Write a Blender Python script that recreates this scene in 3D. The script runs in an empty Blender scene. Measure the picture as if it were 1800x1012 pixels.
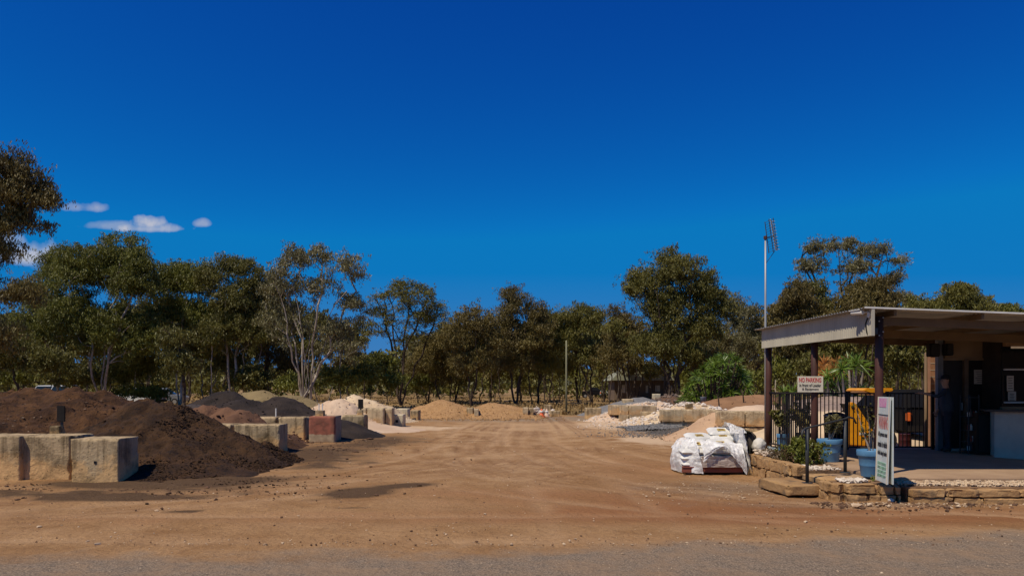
import bpy, bmesh, math, random
import numpy as np
from mathutils import Vector, Matrix
R = math.radians
S = bpy.context.scene
col = S.collection
# ------------------------------------------------------------------ camera
F = 1300.0; CX = 900.0; HY = 680.0; EYE = 1.75
cam_d = bpy.data.cameras.new("camera"); cam = bpy.data.objects.new("camera", cam_d); col.objects.link(cam)
cam.location = (0, 0, EYE); cam.rotation_euler = (R(90), 0, 0)
cam_d.sensor_width = 36; cam_d.lens = 36 * F / 1800; cam_d.shift_y = (HY - 506) / 1800.0
cam_d.clip_start = .1; cam_d.clip_end = 20000
S.camera = cam
# ------------------------------------------------------------------ sun and sky
SD = Vector((.48, .40, -1)).normalized()
sun_d = bpy.data.lights.new("sun", 'SUN'); sun = bpy.data.objects.new("sun", sun_d); col.objects.link(sun)
sun_d.energy = 4.2; sun_d.angle = R(.5); sun_d.color = (1, .89, .73)
sun.rotation_euler = SD.to_track_quat('-Z', 'Y').to_euler(); sun.location = (-20, -20, 40)
W = bpy.data.worlds.new("World"); S.world = W; W.use_nodes = True
nt = W.node_tree; nt.nodes.clear()
def N(t, ty, **kw):
    n = t.nodes.new(ty)
    for k, v in kw.items():
        if k.startswith('i_'): n.inputs[k[2:].replace('_', ' ')].default_value = v
        else: setattr(n, k, v)
    return n
def math_n(t, op, a, b=None, clamp=False):
    n = t.nodes.new('ShaderNodeMath'); n.operation = op; n.use_clamp = clamp
    for i, v in enumerate((a, b)):
        if v is None: continue
        if isinstance(v, (int, float)): n.inputs[i].default_value = v
        else: t.links.new(v, n.inputs[i])
    return n.outputs[0]
def mixc(t, fac, a, b, mode='MIX'):
    n = t.nodes.new('ShaderNodeMix'); n.data_type = 'RGBA'; n.blend_type = mode
    for sock, v in ((n.inputs[0], fac), (n.inputs[6], a), (n.inputs[7], b)):
        if isinstance(v, (int, float)): sock.default_value = v
        elif isinstance(v, tuple): sock.default_value = v if len(v) == 4 else v + (1,)
        else: t.links.new(v, sock)
    return n.outputs[2]
sky = N(nt, 'ShaderNodeTexSky', sky_type='NISHITA', sun_disc=False)
sky.sun_elevation = math.asin(-SD.z); sky.sun_rotation = math.atan2(-SD.x, -SD.y)
sky.altitude = 400; sky.air_density = 1.0; sky.dust_density = .3; sky.ozone_density = 3.0
sc_ = N(nt, 'ShaderNodeSeparateColor'); nt.links.new(sky.outputs[0], sc_.inputs[0]); cc_ = N(nt, 'ShaderNodeCombineColor')
nt.links.new(math_n(nt, 'MULTIPLY', sc_.outputs[0], .018), cc_.inputs[0])
nt.links.new(math_n(nt, 'MINIMUM', math_n(nt, 'MULTIPLY', math_n(nt, 'POWER', math_n(nt, 'MULTIPLY', sc_.outputs[1], .0425), 1.7), 4.6 / .085), 2.15), cc_.inputs[1])
nt.links.new(math_n(nt, 'MINIMUM', math_n(nt, 'MULTIPLY', sc_.outputs[2], 1.13), 6.0), cc_.inputs[2])
skc = cc_.outputs[0]
tc = N(nt, 'ShaderNodeTexCoord'); sp = N(nt, 'ShaderNodeSeparateXYZ'); nt.links.new(tc.outputs['Generated'], sp.inputs[0])
yy = math_n(nt, 'MAXIMUM', sp.outputs[1], .001)
uu = math_n(nt, 'DIVIDE', sp.outputs[0], yy); vv = math_n(nt, 'DIVIDE', sp.outputs[2], yy)
cmb = N(nt, 'ShaderNodeCombineXYZ'); nt.links.new(uu, cmb.inputs[0]); nt.links.new(vv, cmb.inputs[1])
nz = N(nt, 'ShaderNodeTexNoise'); nz.inputs['Scale'].default_value = 30; nz.inputs['Detail'].default_value = 9; nt.links.new(cmb.outputs[0], nz.inputs['Vector'])
nzv = math_n(nt, 'MULTIPLY', math_n(nt, 'SUBTRACT', nz.outputs[0], .46), 2.6)
tot = None
for (px, py, rx, ry, st) in [(150, 366, 50, 14, .50), (272, 402, 82, 13, .72), (262, 394, 38, 20, 1.0), (205, 398, 70, 11, .30), (352, 394, 20, 11, .38), (45, 450, 80, 32, .62), (0, 430, 60, 30, .55), (100, 470, 50, 22, .25)]:
    a = math_n(nt, 'DIVIDE', math_n(nt, 'SUBTRACT', uu, (px - CX) / F), rx / F)
    b = math_n(nt, 'DIVIDE', math_n(nt, 'SUBTRACT', vv, (HY - py) / F), ry / F)
    b = math_n(nt, 'MULTIPLY', b, math_n(nt, 'ADD', math_n(nt, 'MULTIPLY', math_n(nt, 'LESS_THAN', b, 0), .7), 1))
    dd = math_n(nt, 'ADD', math_n(nt, 'MULTIPLY', a, a), math_n(nt, 'MULTIPLY', b, b))
    dd = math_n(nt, 'SUBTRACT', math_n(nt, 'SUBTRACT', 1, dd), nzv)
    dd = math_n(nt, 'MULTIPLY', math_n(nt, 'MULTIPLY', dd, 1.0, True), st)
    tot = dd if tot is None else math_n(nt, 'MAXIMUM', tot, dd)
# thin pale band low in the west
band = math_n(nt, 'MULTIPLY', math_n(nt, 'SUBTRACT', 1, math_n(nt, 'MULTIPLY', math_n(nt, 'ABSOLUTE', vv), 6.5), True), .42)
tot = math_n(nt, 'MULTIPLY', tot, math_n(nt, 'GREATER_THAN', sp.outputs[1], .01))
c2 = mixc(nt, band, skc, (1.6, 2.6, 4.6))
c3 = mixc(nt, tot, c2, (8.2, 7.7, 7.6))
bg = N(nt, 'ShaderNodeBackground'); nt.links.new(c3, bg.inputs[0]); bg.inputs[1].default_value = .085
out = N(nt, 'ShaderNodeOutputWorld'); nt.links.new(bg.outputs[0], out.inputs[0])
S.view_settings.view_transform = 'Standard'; S.view_settings.look = 'None'
S.view_settings.exposure = 0; S.view_settings.gamma = 1
S.render.engine = 'CYCLES'
# ------------------------------------------------------------------ helpers
def PX(x, d): return (x - CX) * d / F
def PZ(y, d): return EYE + (HY - y) * d / F
def hsh(ix, iy, iz):
    h = (ix.astype(np.int64) * 374761393 + iy.astype(np.int64) * 668265263 + iz.astype(np.int64) * 2147483647) & 0xffffffff
    h = ((h ^ (h >> 13)) * 1274126177) & 0xffffffff
    return ((h ^ (h >> 16)) & 0xffff) / 65535.0
def vnoise(p):
    f = np.floor(p); i = f.astype(np.int64); t = p - f; t = t * t * (3 - 2 * t)
    r = 0
    for dx in (0, 1):
        wx = t[:, 0] if dx else 1 - t[:, 0]
        for dy in (0, 1):
            wy = t[:, 1] if dy else 1 - t[:, 1]
            for dz in (0, 1):
                wz = t[:, 2] if dz else 1 - t[:, 2]
                r = r + wx * wy * wz * hsh(i[:, 0] + dx, i[:, 1] + dy, i[:, 2] + dz)
    return r
def fbm(p, sc=1.0, o=4, seed=0):
    p = np.asarray(p, float) * sc + seed * 17.31
    r = 0; a = .5; s = 0
    for k in range(o):
        r = r + a * vnoise(p); s += a; p = p * 2.03 + 5.7; a *= .5
    return r / s
def tag(o, label=None, cat=None, group=None, kind=None):
    if label: o['label'] = label
    if cat: o['category'] = cat
    if group: o['group'] = group
    if kind: o['kind'] = kind
    return o
def thing(name, label, cat, loc=(0, 0, 0), group=None, rz=0):
    o = bpy.data.objects.new(name, None); col.objects.link(o); o.location = loc; o.rotation_euler = (0, 0, rz)
    o.empty_display_size = .1
    return tag(o, label, cat, group)
def link_mesh(name, me, mat, parent=None, smooth=False):
    o = bpy.data.objects.new(name, me); col.objects.link(o)
    if mat is not None and not len(me.materials): me.materials.append(mat)
    if parent: o.parent = parent
    me.polygons.foreach_set('use_smooth', [bool(smooth)] * len(me.polygons))
    return o
def wloc(p):
    v = Vector((0, 0, 0))
    while p: v = v + Vector(p.location); p = p.parent
    return v
def np_mesh(name, V, Fa, mat, parent=None, smooth=False, attrs=None):
    """V (n,3) array, Fa (m,k) int array; vertices in world coordinates when parent is an unrotated thing"""
    V = np.asarray(V, np.float64); Fa = np.asarray(Fa, np.int32)
    if parent is not None: V = V - np.array(wloc(parent))
    me = bpy.data.meshes.new(name)
    m, k = Fa.shape
    me.vertices.add(len(V)); me.vertices.foreach_set('co', V.astype(np.float32).ravel())
    me.loops.add(m * k); me.loops.foreach_set('vertex_index', Fa.ravel())
    me.polygons.add(m); me.polygons.foreach_set('loop_start', np.arange(0, m * k, k, dtype=np.int32))
    try: me.polygons.foreach_set('loop_total', np.full(m, k, np.int32))
    except Exception: pass
    if attrs:
        for an, av in attrs.items():
            at = me.attributes.new(an, 'FLOAT', 'POINT'); at.data.foreach_set('value', np.asarray(av, np.float32))
    me.update(calc_edges=True)
    return link_mesh(name, me, mat, parent, smooth)
class MB:
    def __init__(s): s.v = []; s.f = []
    def add(s, vs, fs):
        n = len(s.v); s.v += [tuple(v) for v in vs]; s.f += [tuple(i + n for i in f) for f in fs]; return s
    def box(s, c, d, rz=0, tilt=None):
        cx, cy, cz = c; a, b, h = d[0] / 2, d[1] / 2, d[2] / 2
        vs = [Vector((x, y, z)) for z in (-h, h) for y in (-b, b) for x in (-a, a)]
        m = Matrix.Rotation(rz, 3, 'Z')
        if tilt: m = m @ Matrix.Rotation(tilt[0], 3, 'X') @ Matrix.Rotation(tilt[1], 3, 'Y')
        vs = [m @ v + Vector(c) for v in vs]
        return s.add(vs, [(0, 2, 3, 1), (4, 5, 7, 6), (0, 1, 5, 4), (2, 6, 7, 3), (0, 4, 6, 2), (1, 3, 7, 5)])
    def prism(s, pts, a0, a1, axis='y'):
        """closed outline extruded along axis; pts are the two other coordinates in order"""
        n = len(pts)
        def mk(p, a): return {'y': (p[0], a, p[1]), 'x': (a, p[0], p[1]), 'z': (p[0], p[1], a)}[axis]
        vs = [mk(p, a0) for p in pts] + [mk(p, a1) for p in pts]
        fs = [tuple(range(n)), tuple(range(2 * n - 1, n - 1, -1))] + [(i, i + n, (i + 1) % n + n, (i + 1) % n) for i in range(n)]
        return s.add(vs, fs)
    def tube(s, pts, rad, n=8, cap=True):
        pts = [Vector(p) for p in pts]
        if not isinstance(rad, (list, tuple)): rad = [rad] * len(pts)
        base = len(s.v); up = Vector((0, 0, 1))
        for i, p in enumerate(pts):
            t = (pts[min(i + 1, len(pts) - 1)] - pts[max(i - 1, 0)]).normalized()
            u = t.cross(up) if abs(t.z) < .95 else t.cross(Vector((0, 1, 0)))
            u.normalize(); w = u.cross(t)
            for k in range(n):
                a = 2 * math.pi * k / n; s.v.append(tuple(p + (u * math.cos(a) + w * math.sin(a)) * rad[i]))
        for i in range(len(pts) - 1):
            for k in range(n):
                a = base + i * n + k; b = base + i * n + (k + 1) % n; s.f.append((a, b, b + n, a + n))
        if cap:
            s.f.append(tuple(base + k for k in range(n - 1, -1, -1))); e = base + (len(pts) - 1) * n; s.f.append(tuple(e + k for k in range(n)))
        return s
    def lathe(s, c, prof, n=24):
        base = len(s.v)
        for (r, z) in prof:
            for k in range(n):
                a = 2 * math.pi * k / n; s.v.append((c[0] + r * math.cos(a), c[1] + r * math.sin(a), c[2] + z))
        for i in range(len(prof) - 1):
            for k in range(n):
                a = base + i * n + k; b = base + i * n + (k + 1) % n; s.f.append((a, b, b + n, a + n))
        s.f.append(tuple(base + k for k in range(n - 1, -1, -1))); e = base + (len(prof) - 1) * n; s.f.append(tuple(e + k for k in range(n)))
        return s
    def build(s, name, mat, parent=None, bevel=0, smooth=False, local=False):
        o = Vector((0, 0, 0)) if (parent is None or local) else wloc(parent)
        me = bpy.data.meshes.new(name); me.from_pydata([tuple(Vector(v) - o) for v in s.v], [], s.f)
        bm = bmesh.new(); bm.from_mesh(me); bmesh.ops.recalc_face_normals(bm, faces=bm.faces)
        if bevel:
            es = [e for e in bm.edges if len(e.link_faces) == 2 and e.calc_face_angle(0) > .6]
            try: bmesh.ops.bevel(bm, geom=es, offset=bevel, segments=2, affect='EDGES', clamp_overlap=True)
            except Exception: pass
        bm.to_mesh(me); bm.free()
        return link_mesh(name, me, mat, parent, smooth)
# ------------------------------------------------------------------ materials
def mat(name, c1, c2=None, scale=4, rough=.85, bump=0, bscale=30, metal=0, detail=6, c3=None, c3scale=40, trans=0, spec=.3, stretch=None, emit=None, rnd=0):
    m = bpy.data.materials.new(name); m.use_nodes = True; t = m.node_tree; b = t.nodes['Principled BSDF']
    b.inputs['Roughness'].default_value = rough; b.inputs['Metallic'].default_value = metal
    b.inputs['Specular IOR Level'].default_value = spec
    tcn = N(t, 'ShaderNodeTexCoord'); src = tcn.outputs['Object']
    oi = N(t, 'ShaderNodeObjectInfo')
    vm = N(t, 'ShaderNodeVectorMath', operation='MULTIPLY_ADD'); t.links.new(src, vm.inputs[0]); vm.inputs[1].default_value = stretch or (1, 1, 1)
    cb = N(t, 'ShaderNodeCombineXYZ'); r9 = math_n(t, 'MULTIPLY', oi.outputs['Random'], 50)
    for i in range(3): t.links.new(r9, cb.inputs[i])
    t.links.new(cb.outputs[0], vm.inputs[2]); src = vm.outputs[0]
    c = None
    if c2 is not None:
        n1 = N(t, 'ShaderNodeTexNoise'); n1.inputs['Scale'].default_value = scale; n1.inputs['Detail'].default_value = detail; n1.inputs['Roughness'].default_value = .6
        t.links.new(src, n1.inputs['Vector'])
        f = math_n(t, 'MULTIPLY', math_n(t, 'SUBTRACT', n1.outputs[0], .36), 3.6, True)
        c = mixc(t, f, tuple(c1), tuple(c2))
    if c3 is not None:
        n2 = N(t, 'ShaderNodeTexNoise'); n2.inputs['Scale'].default_value = c3scale; n2.inputs['Detail'].default_value = 3
        t.links.new(src, n2.inputs['Vector'])
        f = math_n(t, 'MULTIPLY', math_n(t, 'SUBTRACT', n2.outputs[0], .57), 9, True)
        c = mixc(t, f, c if c is not None else tuple(c1), tuple(c3))
    if rnd:
        hv = N(t, 'ShaderNodeHueSaturation'); t.links.new(math_n(t, 'ADD', math_n(t, 'MULTIPLY', oi.outputs['Random'], rnd), 1 - rnd / 2), hv.inputs['Value'])
        if c is not None: t.links.new(c, hv.inputs['Color'])
        else: hv.inputs['Color'].default_value = tuple(c1) + (1,)
        c = hv.outputs[0]
    if c is not None: t.links.new(c, b.inputs['Base Color'])
    else: b.inputs['Base Color'].default_value = tuple(c1) + (1,)
    if bump:
        n3 = N(t, 'ShaderNodeTexNoise'); n3.inputs['Scale'].default_value = bscale; n3.inputs['Detail'].default_value = 8; n3.inputs['Roughness'].default_value = .65
        t.links.new(src, n3.inputs['Vector'])
        bp = N(t, 'ShaderNodeBump'); bp.inputs['Strength'].default_value = 1; bp.inputs['Distance'].default_value = bump
        t.links.new(n3.outputs[0], bp.inputs['Height']); t.links.new(bp.outputs[0], b.inputs['Normal'])
    if trans:
        tr = N(t, 'ShaderNodeBsdfTranslucent'); mx = N(t, 'ShaderNodeMixShader'); mx.inputs[0].default_value = trans
        if c is not None: t.links.new(c, tr.inputs[0])
        else: tr.inputs[0].default_value = tuple(c1) + (1,)
        t.links.new(b.outputs[0], mx.inputs[1]); t.links.new(tr.outputs[0], mx.inputs[2]); t.links.new(mx.outputs[0], t.nodes['Material Output'].inputs[0])
    if emit:
        b.inputs['Emission Color'].default_value = tuple(emit) + (1,); b.inputs['Emission Strength'].default_value = 1
    return m
def concrete(name, top, low, stain, sstr=.7):
    """weathered casting: dark drips from the top edge, soil-coloured splash at the foot, pits"""
    m = bpy.data.materials.new(name); m.use_nodes = True; t = m.node_tree; b = t.nodes['Principled BSDF']
    b.inputs['Roughness'].default_value = .92; b.inputs['Specular IOR Level'].default_value = .15
    tcn = N(t, 'ShaderNodeTexCoord'); oi = N(t, 'ShaderNodeObjectInfo')
    r9 = math_n(t, 'MULTIPLY', oi.outputs['Random'], 70); cb = N(t, 'ShaderNodeCombineXYZ')
    for i in range(3): t.links.new(r9, cb.inputs[i])
    def nsrc(st):
        vm = N(t, 'ShaderNodeVectorMath', operation='MULTIPLY_ADD'); t.links.new(tcn.outputs['Object'], vm.inputs[0]); vm.inputs[1].default_value = st; t.links.new(cb.outputs[0], vm.inputs[2]); return vm.outputs[0]
    def nse(sc, st=(1, 1, 1), de=6):
        n = N(t, 'ShaderNodeTexNoise'); n.inputs['Scale'].default_value = sc; n.inputs['Detail'].default_value = de; n.inputs['Roughness'].default_value = .62; t.links.new(nsrc(st), n.inputs['Vector']); return n.outputs[0]
    sep = N(t, 'ShaderNodeSeparateXYZ'); t.links.new(tcn.outputs['Generated'], sep.inputs[0]); gz = sep.outputs[2]
    base = mixc(t, math_n(t, 'MULTIPLY', math_n(t, 'SUBTRACT', nse(3), .38), 4, True), tuple(top), tuple(x * .8 for x in top))
    fo = math_n(t, 'SUBTRACT', .62, math_n(t, 'ADD', gz, math_n(t, 'MULTIPLY', math_n(t, 'SUBTRACT', nse(2.5), .5), 1.6)))
    base = mixc(t, math_n(t, 'MULTIPLY', fo, 4, True), base, tuple(low))
    st = math_n(t, 'MULTIPLY', math_n(t, 'SUBTRACT', nse(5, (1.8, 1.8, .12), 4), .47), 7, True)
    st = math_n(t, 'MULTIPLY', st, math_n(t, 'MULTIPLY', math_n(t, 'SUBTRACT', gz, .25), 2.2, True))
    base = mixc(t, math_n(t, 'MULTIPLY', st, sstr * .6), base, tuple(stain))
    st2 = math_n(t, 'MULTIPLY', math_n(t, 'SUBTRACT', nse(1.7, (1, 1, 1), 8), .50), 6, True)
    base = mixc(t, math_n(t, 'MULTIPLY', st2, sstr * .85), base, tuple(stain))
    vor = N(t, 'ShaderNodeTexVoronoi'); vor.inputs['Scale'].default_value = 14; t.links.new(nsrc((1, 1, 1)), vor.inputs['Vector'])
    pit = math_n(t, 'LESS_THAN', vor.outputs['Distance'], .13)
    base = mixc(t, math_n(t, 'MULTIPLY', pit, .7), base, (.05, .035, .022))
    t.links.new(base, b.inputs['Base Color'])
    bp = N(t, 'ShaderNodeBump'); bp.inputs['Distance'].default_value = .02; bp.inputs['Strength'].default_value = .9
    hh = math_n(t, 'ADD', nse(16, (1, 1, 1), 8), math_n(t, 'MULTIPLY', pit, -.6))
    t.links.new(hh, bp.inputs['Height']); t.links.new(bp.outputs[0], b.inputs['Normal'])
    return m
M_conc = concrete('weathered_concrete', (.50, .37, .21), (.64, .40, .18), (.085, .058, .028), 1.0)
M_concp = concrete('pale_concrete', (.56, .43, .26), (.52, .33, .16), (.17, .12, .07), .75)
M_conc_cream = concrete('cream_concrete', (.62, .53, .36), (.58, .44, .26), (.3, .23, .14), .4)
M_bark_d = mat('dark_bark', (.045, .028, .018), (.09, .065, .045), 6, .95, .03, 12, stretch=(1, 1, .2))
M_bark_p = mat('pale_bark', (.50, .43, .34), (.20, .15, .105), 2.2, .9, .01, 10, stretch=(1, 1, .3))
M_leaf = [mat('gum_leaves_olive', (.105, .100, .018), (.19, .17, .034), .35, .55, trans=.22, spec=.35, rnd=.3),
          mat('gum_leaves_brown', (.11, .082, .022), (.185, .145, .038), .35, .55, trans=.22, spec=.35, rnd=.3),
          mat('gum_leaves_green', (.11, .115, .016), (.20, .20, .032), .4, .55, trans=.25, spec=.35, rnd=.25),
          mat('gum_leaves_grey', (.12, .108, .042), (.20, .175, .07), .35, .5, trans=.2, spec=.4, rnd=.3)]
M_yucca = mat('yucca_leaf', (.06, .115, .012), (.18, .26, .03), 1.2, .4, trans=.2, spec=.5)
M_shrub = mat('shrub_leaf', (.07, .085, .010), (.20, .21, .03), 3, .45, trans=.25, spec=.4)
M_orange = mat('dried_fronds', (.60, .27, .07), (.40, .22, .06), 2, .8, trans=.2)
M_grass = mat('dry_grass_blades', (.36, .24, .10), (.22, .15, .06), 1.5, .9, trans=.2)
M_white = mat('white_paint', (.72, .70, .64), (.60, .57, .50), 3, .5)
M_steel = mat('galvanised_steel', (.42, .41, .38), (.30, .30, .29), 3, .5, metal=.35, stretch=(1, 1, .3))
M_panel = mat('weathered_zinc_sheet', (.47, .43, .33), (.38, .345, .265), 2, .65, stretch=(1, 1, .25))
M_darkst = mat('dark_grey_steel', (.05, .055, .055), (.035, .037, .037), 8, .5)
M_black = mat('black_powder_coat', (.012, .012, .013), None, rough=.45)
M_blackp = mat('black_plastic', (.016, .014, .013), (.024, .021, .019), 6, .7, spec=.1)
M_rub = mat('tyre_rubber', (.018, .017, .016), (.035, .03, .026), 8, .85)
M_cglass = mat('car_glass', (.008, .008, .009), None, rough=.6, spec=.1)
M_glass = mat('dark_glass', (.015, .018, .02), None, rough=.08, spec=.6)
M_yellow = mat('loader_yellow', (.80, .35, .012), (.62, .26, .014), 5, .4)
M_bluepot = mat('blue_glazed_plastic', (.07, .185, .32), (.10, .23, .37), 5, .45, bump=.002, bscale=20)
M_ppost = mat('red_brown_post', (.085, .032, .022), (.05, .022, .016), 4, .6, bump=.003, bscale=14, stretch=(1, 1, .25))
M_stone = mat('sandstone', (.44, .27, .12), (.32, .18, .075), 2.5, .93, .03, 9, c3=(.20, .13, .07), c3scale=4, rnd=.2)
M_wh_rock = mat('white_quartz', (.72, .64, .54), (.50, .40, .30), 3, .85, .01, 12)
M_cr_rock = mat('cream_pebbles', (.62, .48, .32), (.40, .27, .16), 5, .85, .01, 12)
M_soilb = mat('soil', (.16, .085, .045), (.09, .05, .03), 5, .95, .02, 20)
M_red = mat('red_lettering', (.55, .03, .035), None, rough=.6)
M_ink = mat('black_lettering', (.02, .02, .025), None, rough=.6)
M_pink = mat('faded_pink_print', (.60, .22, .40), (.62, .40, .50), 9, .6)
M_faded = mat('faded_red_print', (.58, .17, .15), (.60, .27, .24), 9, .6)
M_green = mat('faded_green_print', (.22, .42, .30), (.36, .52, .42), 9, .6)
M_board = mat('weathered_signboard', (.50, .56, .54), (.62, .65, .60), 4, .5)
M_beige = mat('beige_render', (.34, .23, .13), (.27, .18, .10), 3, .9, .002, 40)
M_greyp = mat('grey_painted_panel', (.58, .52, .42), (.48, .43, .35), 3, .7)
M_brown = mat('brown_steel_beam', (.15, .095, .045), (.11, .07, .035), 4, .6)
M_orbrick = mat('orange_brick', (.36, .18, .09), (.28, .14, .07), 6, .9, .005, 30)
M_paper = mat('paper_notice', (.62, .56, .44), (.54, .48, .38), 8, .8)
# ------------------------------------------------------------------ ground sheet
def gauss(X, Y, x, y, a, b, rot=0):
    dx = X - x; dy = Y - y; c, s = math.cos(rot), math.sin(rot)
    u = dx * c + dy * s; v = -dx * s + dy * c
    return np.exp(-((u / a) ** 2 + (v / b) ** 2))
def ground():
    def ax(lo, hi, st, far, neg=True):
        a = np.arange(lo, hi, st); g = [a[-1]]; s = st
        while g[-1] < far: s *= 1.16; g.append(g[-1] + s)
        r = list(a) + g[1:]
        if neg:
            g = [a[0]]; s = st
            while g[-1] > -far: s *= 1.16; g.append(g[-1] - s)
            r = g[:0:-1] + r
        return np.array(r)
    xs = ax(-14, 12, .07, 6000); ys = np.array(list(np.arange(-60, 4, 4.0)) + list(ax(4, 30, .07, 6000, False)))
    X, Y = np.meshgrid(xs, ys); sh = X.shape; X = X.ravel(); Y = Y.ravel(); P = np.stack([X, Y, 0 * X], 1)
    near = np.clip((60 - np.hypot(X, Y - 18)) / 30, 0, 1)
    tr = np.zeros_like(X)
    # wheel tracks: centre lines as polylines, two wheels each
    def track(pts, w=.8, k=1.0, wd=.16):
        nonlocal tr
        pts = np.array(pts, float)
        # smooth
        for _ in range(2):
            q = np.empty((2 * len(pts) - 2, 2)); q[0::2] = .75 * pts[:-1] + .25 * pts[1:]; q[1::2] = .25 * pts[:-1] + .75 * pts[1:]; pts = np.vstack([pts[:1], q, pts[-1:]])
        dm = np.full_like(X, 1e9); 
        msk = near > 0
        xm = X[msk]; ym = Y[msk]; dm = np.full_like(xm, 1e9)
        for a, b in zip(pts[:-1], pts[1:]):
            ab = b - a; L = ab @ ab + 1e-9
            t = np.clip(((xm - a[0]) * ab[0] + (ym - a[1]) * ab[1]) / L, 0, 1)
            dm = np.minimum(dm, np.hypot(xm - a[0] - t * ab[0], ym - a[1] - t * ab[1]))
        e = np.exp(-((dm - w) / wd) ** 2) * k
        tr[msk] = np.maximum(tr[msk], e)
    for pts, k in [([(1, 44), (.6, 30), (.5, 22), (2.2, 14.5), (6, 10.8), (14, 9.6)], 1), ([(2.2, 44), (2.2, 30), (1.6, 22), (3.2, 16), (7, 11.6), (16, 10.6)], .7),
                   ([(-1, 44), (-1.5, 30), (-1.2, 22), (-2.5, 15), (-7, 10.8), (-16, 9.8)], .9), ([(0, 44), (-.4, 26), (-.8, 17), (-3.4, 12.5), (-9, 9.6), (-18, 9.0)], .6),
                   ([(-5, 23), (-3, 17), (0, 12.5), (5, 9.6), (14, 8.9)], .6), ([(3.5, 40), (2.5, 26), (.2, 18), (-4, 13.6), (-10, 12)], .5), ([(-14, 9.5), (0, 9.1), (14, 10)], .7), ([(-3, 40), (-2, 26), (.6, 18), (1.2, 12), (1.4, 7)], .5)]:
        track(pts, .8, k)
    trl = tr; tr = np.zeros_like(X); rgt = random.Random(12)
    for k in range(34):
        o = rgt.uniform(-2.2, 2.6); s = rgt.choice((1, 1, -1)); r0 = rgt.uniform(9.0, 12.4); bend = rgt.uniform(13, 19)
        track([(o * .5 + .8, 44), (o * .8 + .5, 30), (o, 22), (o + s * rgt.uniform(.6, 2), bend), (s * rgt.uniform(4, 6.5), r0 + 1), (s * 15, r0 - .6)], .85, rgt.uniform(.4, 1), rgt.choice((.05, .07, .10)))
    trd = tr; tr = trl
    brk = np.clip(fbm(P, .45, 3, 3) * 2.4 - .7, 0, 1); trd = trd * np.clip(fbm(P, .6, 4, 31) * 3.0 - 1.05, 0, 1)
    tr = tr * (.25 + .75 * brk)
    n1 = fbm(P, .5, 5, 1); n2 = fbm(P, 3.2, 4, 2)
    road = np.clip((8.55 + .11 * X + (n1 - .5) * 1.3 + (n2 - .5) * .5 - Y) / .8, 0, 1)
    z = near * ((n1 - .5) * .07 + (n2 - .5) * .03 - tr * .03 - trd * .032) * (1 - .75 * road)
    rough_l = np.clip(gauss(X, Y, -8.5, 11.5, 4.5, 1.6) * 1.3 + gauss(X, Y, -5, 17, 3, 4) * .6, 0, 1)
    lump = np.clip(fbm(P * np.array([.6, 1.6, 1]), 1.5, 4, 9) * 3 - 1.5, 0, 1)
    z = z + near * rough_l * lump * .07
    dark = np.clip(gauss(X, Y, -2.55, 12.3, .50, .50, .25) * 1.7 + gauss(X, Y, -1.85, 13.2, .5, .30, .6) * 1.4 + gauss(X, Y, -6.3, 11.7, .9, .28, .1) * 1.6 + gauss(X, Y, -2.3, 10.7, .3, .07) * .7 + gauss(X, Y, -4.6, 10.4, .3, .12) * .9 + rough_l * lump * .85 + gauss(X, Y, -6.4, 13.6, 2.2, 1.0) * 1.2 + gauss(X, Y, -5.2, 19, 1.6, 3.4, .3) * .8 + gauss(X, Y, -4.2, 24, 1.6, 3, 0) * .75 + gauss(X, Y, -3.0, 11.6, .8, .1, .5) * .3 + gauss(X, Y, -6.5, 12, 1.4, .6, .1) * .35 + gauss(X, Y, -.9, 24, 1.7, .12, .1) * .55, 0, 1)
    grey = np.clip(gauss(X, Y, 5, 25.5, 2.2, 1.4) * 0 + gauss(X, Y, 1, 41, 9, 3.6) * 1.1 + gauss(X, Y, 3.6, 12.9, 1.6, 1.1) * .75 + gauss(X, Y, 6.2, 29, 2.2, 2) * .8 + gauss(X, Y, 5.2, 11, 3, .35) * .5, 0, 1)
    cream = np.clip(gauss(X, Y, -5.2, 31.5, 2.6, 1.8) * 1.4 + gauss(X, Y, 5.0, 34, 2.2, 4) * .9 + gauss(X, Y, 4.8, 24.5, 1.4, 2.6) * .8, 0, 1)
    redm = np.clip(gauss(X, Y, 6, 10.1, 6, .7) * 1.0 + gauss(X, Y, 1.5, 11.5, 4.5, 1.3, -.3) * .6 + gauss(X, Y, 3, 16, 2.2, 4) * .45 + gauss(X, Y, -4, 9.8, 6, .6) * .35, 0, 1)
    pale = np.clip(gauss(X, Y, 1.5, 33, 5, 9) * .9 + gauss(X, Y, .2, 16, 1.5, 3.4) * .5 + gauss(X, Y, -1.5, 20, 1.8, 4) * .3, 0, 1)
    field = np.clip((Y - 44.5 + np.maximum(0, np.abs(X + 1) - 10) * .9 + (n1 - .5) * 5) / 3, 0, 1) * (Y > 24)
    z = z + field * (fbm(P, .12, 3, 8) - .5) * .5 * np.clip((Y - 46) / 15, 0, 1)
    P[:, 2] = z
    h, w = sh; I = np.arange(h * w).reshape(h, w)
    Fa = np.stack([I[:-1, :-1].ravel(), I[:-1, 1:].ravel(), I[1:, 1:].ravel(), I[1:, :-1].ravel()], 1)
    m = bpy.data.materials.new('bare_earth'); m.use_nodes = True; t = m.node_tree; b = t.nodes['Principled BSDF']
    b.inputs['Roughness'].default_value = .95; b.inputs['Specular IOR Level'].default_value = .1
    tcn = N(t, 'ShaderNodeTexCoord'); O = tcn.outputs['Object']
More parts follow.
